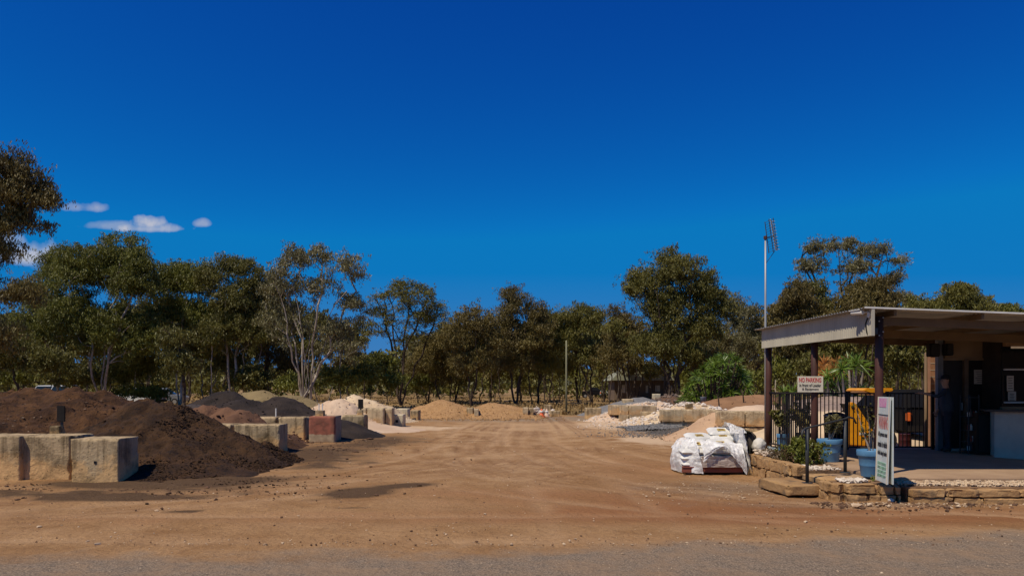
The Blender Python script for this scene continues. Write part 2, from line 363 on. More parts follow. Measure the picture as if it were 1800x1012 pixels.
    def nse(sc, de=6, ro=.6, st=None):
        n = N(t, 'ShaderNodeTexNoise'); n.inputs['Scale'].default_value = sc; n.inputs['Detail'].default_value = de; n.inputs['Roughness'].default_value = ro
        if st:
            vm = N(t, 'ShaderNodeVectorMath', operation='MULTIPLY'); t.links.new(O, vm.inputs[0]); vm.inputs[1].default_value = st; t.links.new(vm.outputs[0], n.inputs['Vector'])
        else: t.links.new(O, n.inputs['Vector'])
        return n.outputs[0]
    def at(nm):
        a = N(t, 'ShaderNodeAttribute', attribute_name=nm); return a.outputs['Fac']
    def ss(x, lo, k): return math_n(t, 'MULTIPLY', math_n(t, 'SUBTRACT', x, lo), k, True)
    nmid = nse(1.1, 8, .65); nfine = nse(14, 8, .7); nbig = nse(.25, 4)
    c = mixc(t, ss(nmid, .35, 3.2), (.28, .150, .062), (.42, .250, .118))
    c = mixc(t, math_n(t, 'MULTIPLY', ss(nfine, .48, 5), .5), c, (.16, .08, .036))
    c = mixc(t, math_n(t, 'MULTIPLY', ss(nse(.9, 6, .6, (.5, 2.2, 1)), .5, 5), .35), c, (.39, .235, .12))
    def brk(a, lo=.5, k=1.6): return math_n(t, 'MULTIPLY', math_n(t, 'SUBTRACT', math_n(t, 'ADD', a, math_n(t, 'MULTIPLY', math_n(t, 'SUBTRACT', nmid, .5), 1.3)), lo - .28), k, True)
    c = mixc(t, math_n(t, 'MULTIPLY', brk(at('redm')), .75), c, (.25, .10, .038))
    c = mixc(t, math_n(t, 'MULTIPLY', brk(at('pale')), .75), c, (.48, .31, .165))
    c = mixc(t, math_n(t, 'MULTIPLY', brk(at('grey')), .75), c, (.23, .185, .13))
    c = mixc(t, math_n(t, 'MULTIPLY', brk(at('cream'), .5, 2.5), .85), c, (.60, .43, .27))
    c = mixc(t, math_n(t, 'MULTIPLY', at('track'), math_n(t, 'ADD', math_n(t, 'MULTIPLY', nse(6, 4), .9), .15)), c, (.48, .305, .165))
    c = mixc(t, math_n(t, 'MULTIPLY', at('rut'), math_n(t, 'ADD', math_n(t, 'MULTIPLY', nse(9, 4), .8), .3), True), c, (.19, .092, .04))  # dark wheel-track soil, its colour also standing in for faint rut shading
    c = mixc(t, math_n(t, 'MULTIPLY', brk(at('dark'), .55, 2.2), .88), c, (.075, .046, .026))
    gcol = mixc(t, ss(nse(.6, 8, .7), .35, 3.5), (.21, .135, .058), (.35, .225, .10))
    c = mixc(t, brk(at('field'), .5, 2), c, gcol)
    # road: worn seal with dust lying on it
    agg = N(t, 'ShaderNodeTexVoronoi'); agg.inputs['Scale'].default_value = 55; t.links.new(O, agg.inputs['Vector'])
    rc = mixc(t, ss(agg.outputs['Distance'], .25, 2.5), (.34, .255, .175), (.17, .13, .092))
    rc = mixc(t, math_n(t, 'MULTIPLY', ss(nse(1.6, 8, .72), .44, 5), .8), rc, (.31, .205, .12))
    rc = mixc(t, math_n(t, 'MULTIPLY', ss(nse(9, 6, .7), .5, 5), .5), rc, (.34, .235, .15))
    c = mixc(t, brk(at('road'), .5, 1.6), c, rc)
    # light flecks of grit
    v2 = N(t, 'ShaderNodeTexVoronoi'); v2.inputs['Scale'].default_value = 22; t.links.new(O, v2.inputs['Vector'])
    fl = math_n(t, 'MULTIPLY', math_n(t, 'LESS_THAN', v2.outputs['Distance'], .12), ss(nmid, .5, 5))
    c = mixc(t, math_n(t, 'MULTIPLY', fl, .55), c, (.55, .42, .28))
    t.links.new(c, b.inputs['Base Color'])
    bp = N(t, 'ShaderNodeBump'); bp.inputs['Strength'].default_value = 1; bp.inputs['Distance'].default_value = .045
    hh = math_n(t, 'ADD', math_n(t, 'MULTIPLY', nse(4, 9, .68), 1.3), math_n(t, 'MULTIPLY', nfine, .7))
    # tread ripples in the tracks
    t.links.new(hh, bp.inputs['Height']); t.links.new(bp.outputs[0], b.inputs['Normal'])
    o = np_mesh('ground', P, Fa, m, smooth=True, attrs=dict(track=tr, rut=trd, dark=dark, grey=grey, cream=cream, redm=redm, pale=pale, field=field, road=road))
    tag(o, kind='structure')
    return o
ground()
# low hills on the horizon
def hills():
    xs = np.linspace(-9000, 9000, 160); prof = 70 + 230 * fbm(np.stack([xs, 0 * xs, 0 * xs], 1), .0006, 4, 4) * np.exp(-((xs + 1300) / 3500) ** 2)
    V = []; Fa = []
    rows = [(4600, .0), (4900, .5), (5300, .85), (5700, 1), (6400, .8)]
    for (y, k) in rows:
        for i, x in enumerate(xs): V.append((x, y, -2 + prof[i] * k))
    w = len(xs)
    for r in range(len(rows) - 1):
        for i in range(w - 1): a = r * w + i; Fa.append((a, a + 1, a + 1 + w, a + w))
    tag(np_mesh('hills', np.array(V), np.array(Fa), mat('forested_hills', (.05, .055, .03), (.08, .075, .04), .01, .9), smooth=True), kind='structure')
hills()
# ------------------------------------------------------------------ piles
def pile(name, label, cat, peaks, m, lump=.12, lsc=1.2, fine=.03, res=.12, group=None, soft=9, cut=None, grit=None, seed=0):
    """peaks: (x px, y px of the crest, distance, slope)"""
    pk = [(PX(x, d), d, PZ(y, d), s) for (x, y, d, s) in peaks]
    x0 = min(p[0] - p[2] / p[3] for p in pk) - .4; x1 = max(p[0] + p[2] / p[3] for p in pk) + .4
    y0 = min(p[1] - p[2] / p[3] for p in pk) - .4; y1 = max(p[1] + p[2] / p[3] for p in pk) + .4
    nx = int((x1 - x0) / res) + 2; ny = int((y1 - y0) / res) + 2
    X, Y = np.meshgrid(np.linspace(x0, x1, nx), np.linspace(y0, y1, ny)); sh = X.shape; X = X.ravel(); Y = Y.ravel()
    P = np.stack([X, Y, 0 * X], 1)
    wx = (fbm(P, .7, 3, seed + 1) - .5) * .9; wy = (fbm(P, .7, 3, seed + 5) - .5) * .9
    hs = []
    for (px, py, pz, s) in pk:
        r = np.hypot(X - px + wx, Y - py + wy); hs.append(pz - s * (np.sqrt(r * r + .1) - .25))
    hs = np.array(hs); mx = hs.max(0); h = mx + np.log(np.exp((hs - mx) * soft).sum(0)) / soft
    L = fbm(P, lsc, 5, seed + 2); L2 = 1 - np.abs(2 * fbm(P, lsc * 2.2, 4, seed + 9) - 1)
    am = np.clip(h / .35, .15, 1)
    h = h + am * ((L - .5) * lump * 2.4 + (L2 - .7) * lump * .9 + (fbm(P, 7, 3, seed + 4) - .5) * fine * 2)
    if cut: h = np.where(Y < cut, -.5, h)
    h = np.where(h < 0, h * .6, h); P[:, 2] = np.maximum(h, -.12)
    I = np.arange(nx * ny).reshape(ny, nx)
    Fa = np.stack([I[:-1, :-1].ravel(), I[:-1, 1:].ravel(), I[1:, 1:].ravel(), I[1:, :-1].ravel()], 1)
    keep = (P[Fa][:, :, 2] > -.10).any(1); Fa = Fa[keep]
    t = thing(name, label, cat, (pk[0][0], pk[0][1], 0), group)
    np_mesh('heap', P, Fa, m, t, smooth=True)
    if grit:
        rg = np.random.RandomState(seed + 9); w = np.where(h > -.05)[0]; pr = np.clip(.6 - h[w], .15, 1); pr /= pr.sum(); i = rg.choice(w, grit[0], p=pr); C = P[i] + rg.normal(0, .12, (grit[0], 3)) * [1, 1, 0]; C[:, 2] = np.maximum(P[i][:, 2], 0)
        tag(stones('grit', C, grit[1] * np.exp(rg.normal(0, .4, grit[0])), m, t, seed), kind='stuff')
    return t, pk, (x0, x1, y0, y1), P, h, sh
ICO = None
def ico():
    global ICO
    if ICO is None:
        bm = bmesh.new(); bmesh.ops.create_icosphere(bm, subdivisions=1, radius=1)
        ICO = (np.array([v.co[:] for v in bm.verts]), np.array([[v.index for v in f.verts] for f in bm.faces])); bm.free()
    return ICO
def stones(name, C, sz, m, parent=None, seed=0, flat=.65, k=.35):
    """many angular stones as one mesh; C (n,3) centres, sz (n,) radii"""
    rg = np.random.RandomState(seed); v, f = ico(); n = len(C)
    rad = 1 + rg.uniform(-k, k, (n, len(v), 1)); ax = rg.uniform(.6, 1.3, (n, 1, 3)); ax[:, :, 2] *= flat
    a = rg.uniform(0, 6.28, n); c, s = np.cos(a), np.sin(a)
    V = v[None] * rad * ax * np.asarray(sz)[:, None, None]
    Vx = V[:, :, 0] * c[:, None] - V[:, :, 1] * s[:, None]; Vy = V[:, :, 0] * s[:, None] + V[:, :, 1] * c[:, None]
    V = np.stack([Vx, Vy, V[:, :, 2]], 2) + np.asarray(C)[:, None, :]
    Fa = (f[None] + (np.arange(n) * len(v))[:, None, None]).reshape(-1, 3)
    return np_mesh(name, V.reshape(-1, 3), Fa, m, parent)
def rock_pile(name, label, peaks, m, sz, n, mbase, seed=0, group=None, lump=.06, cut=None):
    t, pk, bb, P, h, sh = pile(name, label, 'rock pile', peaks, mbase, lump=lump, lsc=2.5, seed=seed, group=group, cut=cut)
    rg = np.random.RandomState(seed + 50); ok = np.where(h > -.02)[0]
    i = rg.choice(ok, n); C = P[i].copy(); C[:, :2] += rg.uniform(-.06, .06, (n, 2)); C[:, 2] = np.maximum(h[i], 0) + rg.uniform(-.3, .35, n) * sz
    tag(stones('stones', C, rg.uniform(.5, 1.3, n) * sz, m, t, seed), kind='stuff')
    return t
M_mulch = mat('brown_mulch', (.048, .021, .008), (.115, .052, .018), 1.6, .97, .07, 18, c3=(.025, .013, .008), c3scale=11)
M_mulch2 = mat('dark_brown_compost', (.028, .0135, .0055), (.078, .037, .013), 1.8, .97, .07, 18, c3=(.02, .011, .008), c3scale=14)
M_red_soil = mat('reddish_brown_soil', (.17, .085, .045), (.11, .055, .032), 1.5, .97, .04, 16)
M_blk_mulch = mat('black_soil', (.020, .014, .011), (.042, .029, .021), 1.4, .97, .05, 18)
M_grymulch = mat('charcoal_gravel', (.055, .042, .036), (.085, .068, .058), 3, .97, .03, 30)
M_olive = mat('olive_gravel', (.26, .19, .085), (.20, .145, .065), 1.6, .95, .02, 40)
M_pink_sand = mat('pink_sand', (.60, .44, .295), (.52, .36, .235), 1.2, .97, .02, 12)
M_cream_sand = mat('cream_sand', (.64, .49, .31), (.53, .39, .24), 1.2, .97, .02, 12)
M_tan_gravel = mat('orange_tan_gravel', (.40, .225, .09), (.32, .175, .07), 3, .95, .03, 16, c3=(.52, .34, .18), c3scale=22)
M_org_sand = mat('orange_sand', (.52, .34, .20), (.43, .27, .155), 1.4, .97, .015, 18)
M_blue_gravel = mat('blue_grey_gravel', (.15, .145, .14), (.21, .20, .185), 5, .9, .02, 45)
M_dk_gravel = mat('dark_grey_gravel', (.085, .075, .062), (.115, .10, .085), 4, .95, .02, 40)
M_bank = mat('brown_soil_bank', (.30, .16, .075), (.20, .105, .05), .7, .95, .03, 14)
mp, _, _, P1, h1, _ = pile('mulch_pile', 'wide brown mulch pile behind the front-left concrete blocks, reaching the left edge', 'mulch pile',
     [(125, 689, 20.5, .27), (45, 690, 21, .27), (-40, 692, 21.5, .27), (155, 696, 20.6, .50), (-140, 692, 22, .27)], M_mulch, lump=.22, lsc=1.4, fine=.06, res=.06, seed=1)
_, _, _, P2m, h2m, _ = pile('mulch_pile', 'dark pointed mulch mound spilling right of the foremost concrete block', 'mulch pile',
     [(265, 704, 17.3, .60), (300, 731, 17.0, .50), (355, 762, 16.8, .40), (400, 784, 16.7, .42), (430, 797, 17.2, .40), (300, 800, 15.3, .22), (370, 814, 15.2, .28)], M_mulch2, lump=.2, lsc=1.6, fine=.06, res=.05, seed=22)
pile('soil_pile', 'low reddish brown soil heap with a clumpy right half', 'soil pile', [(385, 717, 22.8, .5), (355, 720, 23, .5), (425, 727, 22.3, .7)], M_red_soil, lump=.26, lsc=2.2, res=.08, grit=(1800, .024), seed=33)
pile('soil_pile', 'long black soil mound with two crests behind the left bays', 'soil pile',
     [(394, 688, 30, .5), (440, 703, 29, .5), (492, 697, 28.5, .5), (520, 714, 28, .5), (420, 700, 28, .5)], M_blk_mulch, lump=.12, lsc=1.3, res=.11, grit=(2200, .02), seed=44)
pile('soil_pile', 'black soil spill lying in the shade right of the red-faced block', 'soil pile', [(606, 743, 26, .42), (590, 735, 26.4, .5)], M_blk_mulch, lump=.06, res=.08, seed=45)
pile('gravel_pile', 'small charcoal gravel heap at the left foot of the black mound', 'gravel pile', [(335, 711, 26.5, .5), (352, 715, 26.5, .5)], M_grymulch, lump=.04, res=.1, grit=(800, .025), seed=46)
pile('gravel_pile', 'big olive-tan gravel heap with two rounded tops behind the black mound', 'gravel pile',
     [(456, 686, 38, .48), (430, 690, 38, .48), (385, 698, 38, .5), (502, 693, 37, .5), (520, 697, 37, .5), (545, 707, 37, .5)], M_olive, lump=.08, lsc=.7, res=.15, grit=(2000, .02), seed=47)
pile('sand_pile', 'pinkish sand heap with a steep cut face, behind the red-faced block', 'sand pile', [(587, 703, 32, .55), (574, 708, 32, .55), (606, 716, 32, .7)], M_pink_sand, lump=.16, lsc=1.8, res=.08, grit=(900, .022), seed=48)
pile('sand_pile', 'cream sand heap with rain gullies beside the pinkish one', 'sand pile', [(632, 697, 38, .55), (622, 699, 38, .55), (656, 707, 37.5, .5)], M_cream_sand, lump=.2, lsc=1.8, res=.09, grit=(1200, .025), seed=49)
pile('sand_pile', 'low pink sand spill running out from the pale walled bay', 'sand pile', [(636, 736, 31.6, .3), (650, 746, 29.8, .12)], M_pink_sand, lump=.04, res=.1, seed=50)
pile('gravel_pile', 'peaked orange-tan gravel heap at the far end of the yard, left of the middle', 'gravel pile', [(781, 701, 43.5, .44), (765, 708, 43.5, .44), (802, 710, 43.5, .4)], M_tan_gravel, lump=.05, lsc=.8, res=.14, grit=(2200, .02), seed=51, fine=.05)
pile('gravel_pile', 'rounded orange-tan gravel heap at the far end of the yard, beside the peaked one', 'gravel pile', [(868, 708, 43.5, .36), (855, 710, 43.5, .4), (892, 712, 43.5, .4), (905, 719, 43, .36)], M_tan_gravel, lump=.04, lsc=.8, res=.14, grit=(2200, .02), seed=52)
rock_pile('rubble_pile', 'pinkish white rubble spilling from the farthest right bay', [(1080, 722, 38.2, .5), (1062, 731, 37.6, .4)], M_wh_rock, .045, 380, M_pink_sand, 61)
rock_pile('rock_pile', 'white boulders spilling out between two tiers of pale blocks', [(1129, 731, 35.6, .5), (1116, 738, 35.2, .45)], M_wh_rock, .09, 160, M_cream_sand, 62)
pile('gravel_pile', 'blue-grey gravel spill in front of the single low block', 'gravel pile', [(1187, 742, 31.4, .2), (1150, 750, 30.8, .13), (1120, 754, 30.6, .08)], M_blue_gravel, lump=.025, res=.12, grit=(2600, .022), seed=63)
pile('gravel_pile', 'dark grey gravel spill between the two pairs of stacked blocks', 'gravel pile', [(1238, 748, 28.3, .2), (1190, 757, 27.9, .12)], M_dk_gravel, lump=.02, res=.12, grit=(1800, .02), seed=64)
pile('sand_pile', 'orange sand ramp leaning on the stacked blocks behind the bagged pallet', 'sand pile', [(1268, 722, 25.6, .60), (1244, 742, 25.0, .55), (1222, 762, 24.4, .35)], M_org_sand, lump=.06, res=.09, grit=(1500, .014), seed=65)
pile('sand_pile', 'low pinkish sand heap showing above the two nearest right-hand blocks', 'sand pile', [(1322, 712, 27.0, .55), (1300, 714, 27, .6), (1345, 713, 27, .5), (1365, 713, 27, .5)], M_pink_sand, lump=.05, res=.12, seed=66, cut=25.4)
rock_pile('rock_pile', 'heap of white boulders on top behind the stained blocks', [(1200, 707, 33.4, .5), (1182, 713, 33, .5), (1228, 711, 33.4, .5), (1245, 714, 33, .5)], M_wh_rock, .10, 500, M_cream_sand, 67, cut=31.6)
rock_pile('rock_pile', 'white and pink rubble heap behind the long two-tier wall', [(1165, 706, 39, .5), (1140, 708, 39, .5), (1120, 711, 39, .5), (1100, 713, 39, .5)], M_wh_rock, .08, 900, M_pink_sand, 68, cut=37.4)
pile('soil_bank', 'brown earth bank under the palm-like clump', 'soil bank', [(1345, 694, 37, .22), (1300, 697, 37, .24), (1272, 704, 36.5, .3)], M_bank, lump=.07, lsc=.5, res=.16, grit=(1500, .03), seed=69, cut=33)
pile('gravel_pile', 'bluish gravel heap far back below the green-roofed house', 'gravel pile', [(1126, 698, 46, .34), (1112, 700, 46, .34)], M_blue_gravel, lump=.04, res=.16, seed=70)
rock_pile('rock_pile', 'dark heap of rocks between two cream blocks far back', [(1181, 694, 47.5, .5), (1170, 697, 47.5, .5)], mat('brown_rocks', (.2, .14, .10), (.1, .07, .055), 2, .9), .16, 420, M_soilb, 71)
pile('cobble_pile', 'pinkish grey gravel heap seen through the black railings', 'gravel pile', [(1500, 696, 29, .3), (1460, 697, 29, .3), (1425, 703, 29, .3)], mat('pinkish_gravel', (.34, .25, .19), (.22, .155, .12), 4, .95, .04, 9), lump=.05, res=.15, seed=72, cut=25)
pile('sand_pile', 'cream sand heap seen through the black railings', 'sand pile', [(1465, 722, 24, .35), (1440, 724, 24, .35)], M_cream_sand, lump=.05, res=.12, seed=73, cut=21.5)
def spill(name, x0, x1, y0, y1, n, sz, m, seed):
    rg = np.random.RandomState(seed); py = rg.uniform(y0, y1, n); dd = EYE * F / (py - HY); px = rg.normal((x0 + x1) / 2, (x1 - x0) / 3.2, n)
    tag(stones(name, np.stack([PX(px, dd), dd, 0 * dd + .012], 1), sz * np.exp(rg.normal(0, .4, n)), m, None, seed), kind='stuff')
spill('spilled_gravel', 1070, 1240, 748, 768, 1400, .017, M_blue_gravel, 80)
spill('spilled_dark_gravel', 1120, 1230, 756, 770, 900, .016, M_dk_gravel, 81)
spill('spilled_tan_gravel', 725, 935, 732, 739, 900, .035, M_tan_gravel, 82)
spill('spilled_rubble', 1030, 1120, 738, 752, 160, .03, M_wh_rock, 83)
# loose chips of bark and stone on the mulch
rg = np.random.RandomState(3)
ok = np.where((h1 > .2) & (P1[:, 1] < 21))[0]; i = rg.choice(ok, 160)
tag(stones('bark_chips', P1[i] + [0, 0, .02], rg.uniform(.008, .035, 160), mat('pale_bark_chips', (.38, .27, .17), (.16, .10, .06), 3), None, 5, .4), kind='stuff')
def clods(name, P, h, m, n, sz, seed, zmin=.1):
    rg = np.random.RandomState(seed); w = np.where(h > zmin)[0]; pr = np.clip(fbm(P[w], 1.1, 3, seed) - .42, 0, 1) ** 2; pr /= pr.sum(); i = rg.choice(w, n, p=pr)
    tag(stones(name, P[i] + rg.normal(0, .02, (n, 3)) * [1, 1, .3], sz * np.exp(rg.normal(0, .45, n)), m, None, seed, .7), kind='stuff')
clods('mulch_clods', P1, h1, M_mulch, 6000, .017, 6); clods('compost_clods', P2m, h2m, M_mulch2, 9000, .013, 7, .02)
# ------------------------------------------------------------------ concrete blocks
def rough_block(name, w, d, h, mt, parent, loc, rz=0, seed=0, n=12, wear=.03):
    g = np.linspace(-1, 1, n + 1); V = []; Fa = []; idx = {}
    def vid(p):
        k = tuple(np.round(p, 5))
        if k not in idx: idx[k] = len(V); V.append(p)
        return idx[k]
    for axn in range(3):
        for sg in (-1, 1):
            for i in range(n):
                for j in range(n):
                    q = []
                    for (a, b) in ((i, j), (i + 1, j), (i + 1, j + 1), (i, j + 1)):
                        p = [0, 0, 0]; p[axn] = sg; p[(axn + 1) % 3] = g[a]; p[(axn + 2) % 3] = g[b]; q.append(vid(p))
                    Fa.append(q if sg > 0 else q[::-1])
    V = np.array(V, float); D = np.array([w, d, h]) / 2
    P = V * D
    nb = fbm(P, 3.2, 4, seed + .37)[:, None] - .5; nf = fbm(P, 11, 3, seed + 3.1)[:, None] - .5
    e = np.sort(np.abs(V), 1)[:, 1]; edge = np.clip((e - .84) / .16, 0, 1)[:, None]
    dirn = V / np.linalg.norm(V, axis=1)[:, None]
    chip = np.clip(fbm(P, 5, 3, seed + 8.5) - .5, 0, 1)[:, None]
    P = P - dirn * (edge ** 3 * (wear * .2 + chip * wear * 10)) + dirn * (nb * wear * .7 + nf * wear * .45)
    P[:, 2] += h / 2
    me = bpy.data.meshes.new(name); Fa = np.array(Fa)
    o = np_mesh(name, P, Fa, mt, None, smooth=n >= 12 and name != 's')
    if parent: o.parent = parent
    o.location = loc; o.rotation_euler = (0, 0, rz); return o
def block(label, x0, x1, ytop, d, depth=.8, z0=None, h=None, m=None, rz=0, seed=0, n=12, grp='cast concrete blocks walling the bays', wear=.022):
    w = (x1 - x0) * d / F; zt = PZ(ytop, d)
    if h is None: h = zt + .05
    z0 = zt - h
    cx = PX((x0 + x1) / 2, d)
    o = rough_block('concrete_block', w, depth, h, m or M_conc, None, (cx, d + depth / 2, z0), rz, seed, n, wear)
    return tag(o, label, 'concrete block', grp)
B = [ # label, x0, x1, ytop, d, depth, h, material
 ('foremost left concrete block with a square hole in its stained face', 124, 208, 771, 13.5, .74, None, M_conc),
 ('scratched left concrete block carrying a small block with a black tag', 38, 121, 766, 13.95, .85, None, M_conc),
 ('leftmost concrete block, cut off by the left edge of the photo', -52, 36.5, 766, 13.85, .8, None, M_conc),
 ('smooth tan block at the right foot of the pointed mulch mound', 411, 491, 746, 19.5, .75, None, M_conc),
 ('block half buried where the pointed mulch mound meets the second row', 350, 406, 746, 19.7, .8, None, M_conc),
 ('cracked block immediately left of the red-faced block', 489, 535, 733, 24.4, .8, None, M_conc),
 ('partly hidden block behind the tan one, left of the cracked block', 430, 485, 733, 24.9, .8, None, M_conc),
 ('block behind the reddish soil heap, end of its row', 366, 427, 733, 25.2, .8, None, M_conc),
 ('grey-brown block right of the red-faced block with a small black-tagged footing', 600, 640, 729.5, 27.2, .8, None, M_conc),
 ('pale streaked block left of the cream block, tan at its foot', 646, 675, 717, 31.7, .8, None, M_concp),
 ('pale block hidden partly behind the grey-brown block', 612, 644, 717, 31.9, .8, None, M_concp),
 ('narrow pale block between the streaked and the cream block', 677, 689, 717, 31.9, .8, None, M_concp),
 ('cream-white block with one dark hole', 691, 709, 728.5, 32.6, .7, None, M_conc_cream),
 ('yellowish block behind the cream-white block with the hole', 697, 718, 718, 38, .8, None, M_conc_cream),
 ('small block at the left foot of the peaked orange-tan heap', 722, 736, 721, 39, .8, None, M_conc),
 ('left block of the two between the far gravel heaps', 820, 832, 716.5, 41.8, .8, None, M_conc),
 ('right block of the two between the far gravel heaps', 833, 841, 718.5, 41.4, .8, None, M_concp),
 ('block at the right foot of the rounded far gravel heap', 919, 929, 716, 42.2, .8, None, M_concp),
 ('narrow block between the rounded gravel heap and the rubbish heap', 930, 938, 716.5, 42.3, .8, None, M_conc),
 ('upright block standing behind the far rubbish heap and cones', 957, 969, 711, 46, .6, None, M_conc),
 ('low flat block right of the far orange cone', 966, 984, 722, 44, .6, None, M_conc),
 ('block at the far left end of the right-hand bays', 1030, 1057, 716.5, 40.5, .8, None, M_conc),
 ('single low dark-stained block above the blue-grey gravel', 1130, 1164, 723.5, 34.2, .8, None, M_conc),
 ('small cream block far back left of the dark rocks', 1150, 1161, 692, 49, .8, .5, M_conc_cream),
 ('small cream block far back right of the dark rocks', 1190, 1199, 695, 49, .8, .5, M_conc_cream),
 ('flat pale block far back left of the bluish gravel heap', 1096, 1114, 701, 45, .8, .6, M_concp),
]
for k, (lb, x0, x1, yt, d, dp, h, m) in enumerate(B):
    block(lb, x0, x1, yt, d, dp, h=h, m=m, seed=k * 3.3, n=30 if d < 20 else (14 if d < 28 else 12), rz=[0, .02, -.03, .015, -.02][k % 5])
# stacked courses on the right: (label, x0, x1, ytop, d, height)
T = [
 ('top-course block at the left end of the long two-tier wall', 1072, 1089, 711.5, 37.2, .5), ('second top-course block of the long two-tier wall', 1089.5, 1106, 712, 37, .5),
 ('third top-course block of the long two-tier wall', 1106.5, 1130, 712.5, 36.9, .5), ('right-hand top-course block of the long two-tier wall', 1130.5, 1155, 713, 36.9, .5),
 ('lower-course block under the left part of the long two-tier wall', 1089, 1106, 728, 37.0, .6), ('lower-course block under the right part of the long two-tier wall', 1106.5, 1130, 728, 36.9, .6),
 ('streaked top block of the stack left of the dark gravel spill', 1165, 1202.5, 720, 30.9, .5), ('bottom block of the stack left of the dark gravel spill', 1167, 1200, 741, 31.0, .5),
 ('streaked top block of the stack between dark gravel and orange sand', 1203.5, 1243, 719, 28.6, .49), ('bottom block of the stack between dark gravel and orange sand', 1207, 1241, 741.3, 28.7, .5),
 ('top block half covered by the orange sand ramp', 1244, 1266, 720, 26.6, .5), 
 ('left top block of the nearest right-hand pair behind the pallet', 1268, 1309, 722.5, 24, .50), ('right top block of the nearest right-hand pair beside the corner post', 1311, 1352, 722.5, 24, .50),
 ('left bottom block of the nearest right-hand pair behind the pallet', 1268, 1300, 751.5, 24.05, .5), ('right bottom block of the nearest right-hand pair, tan and crumbling', 1302, 1349, 751.5, 24.05, .5),
]
for k, (lb, x0, x1, yt, d, h) in enumerate(T):
    block(lb, x0, x1, yt, d, .8, h=h, m=M_concp, seed=100 + k * 2.7, n=9, rz=0, wear=.025, grp='stacked concrete blocks on the right')
# the red-faced block is a thing with a painted band
M_redc = bpy.data.materials.new('red_painted_concrete'); M_redc.use_nodes = True
t = M_redc.node_tree; b = t.nodes['Principled BSDF']; b.inputs['Roughness'].default_value = .85; b.inputs['Specular IOR Level'].default_value = .15
tcn = N(t, 'ShaderNodeTexCoord'); sep = N(t, 'ShaderNodeSeparateXYZ'); t.links.new(tcn.outputs['Object'], sep.inputs[0])
n1 = N(t, 'ShaderNodeTexNoise'); n1.inputs['Scale'].default_value = 6; n1.inputs['Detail'].default_value = 8; t.links.new(tcn.outputs['Object'], n1.inputs['Vector'])
nv = n1.outputs[0]
e1 = math_n(t, 'MULTIPLY', math_n(t, 'SUBTRACT', math_n(t, 'ADD', sep.outputs[2], math_n(t, 'MULTIPLY', nv, .12)), .34), 40, True)
fr = math_n(t, 'LESS_THAN', sep.outputs[1], -.37)
cc = mixc(t, math_n(t, 'MULTIPLY', math_n(t, 'SUBTRACT', nv, .4), 4, True), (.40, .30, .19), (.30, .22, .14))
rr = mixc(t, math_n(t, 'MULTIPLY', math_n(t, 'SUBTRACT', nv, .42), 5, True), (.31, .11, .07), (.21, .085, .055))
cc = mixc(t, math_n(t, 'MULTIPLY', e1, fr), cc, rr); t.links.new(cc, b.inputs['Base Color'])
bp = N(t, 'ShaderNodeBump'); bp.inputs['Distance'].default_value = .02; t.links.new(nv, bp.inputs['Height']); t.links.new(bp.outputs[0], b.inputs['Normal'])
block('concrete block with its face painted red above a bare lower band', 543, 589, 731, 23.5, .9, m=M_redc, seed=77, n=12)
# little footings with tags on top
def tag_stand(label, x, ytop, ybot, wpx, d, sx, sy0, sy1, swpx, pegs=None):
    w = wpx * d / F; z0 = PZ(ybot, d); h = (ybot - ytop) * d / F
    t = thing('tag_stand', label, 'marker stand', (PX(x, d), d + w / 2, z0))
    o = rough_block('footing', w, w, h, M_conc, t, (0, 0, 0), 0, x, 5, .012)
    if pegs:
        for px in pegs: MB().box((PX(px, d), d + w / 2, (PZ(sy0, d) + z0 + h) / 2), (.03, .03, PZ(sy0, d) - z0 - h)).build('peg', M_white, t)
    else:
        mb = MB(); a = PZ(sy0, d); c = PZ(sy1, d)
        mb.box((PX(sx, d), d + w / 2, (a + c) / 2), (swpx * d / F, .03, a - c)); mb.build('tag', M_blackp, t, bevel=.006)
        MB().box((PX(sx, d), d + w / 2 + .025, (c + z0 + h) / 2 + .03), (.05, .02, c - z0 - h + .1)).build('peg', M_darkst, t)
    return t
tag_stand('small concrete footing holding a black plastic tag on the scratched left block', 95, 748, 765.5, 18, 14.7, 102, 713, 741, 14)
tag_stand('small footing with two bare white pegs on the red-faced block', 561, 721, 731, 14, 23.6, 0, 709, 720, 0, pegs=(559, 565))
tag_stand('small footing with a dark upright tag on the grey-brown block', 632, 720.5, 729.5, 10, 27.4, 633, 701.5, 718, 9)
mbp = MB().box((PX(480, 25), 25.3, PZ(726, 25)), (.035, .035, .32)); tag(mbp.build('marker_peg', M_white, None), 'lone short white peg on the row of blocks behind the tan one', 'peg')
tag_stand('square footing on the corner of the right-hand stack above the dark gravel', 1212.5, 709.5, 719.5, 12, 28.7, 0, 709.4, 719, 0, pegs=())
# hole in the foremost block and in the cream one: black boxes on the face stand in for the shade inside
for nm, x, y, d, s in (('lifting_hole_shade', 167, 812, 13.49, .045), ('lifting_hole_shade', 698, 740, 32.58, .12)):
    o = MB().box((PX(x, d), d + .012, PZ(y, d)), (s, .03, s)).build(nm, M_black, None)
    host = [q for q in col.objects if q.get('label', '').startswith('foremost left' if x == 167 else 'cream-white block')][0]
    o.parent = host; o.matrix_parent_inverse = Matrix.Translation(-Vector(host.location))
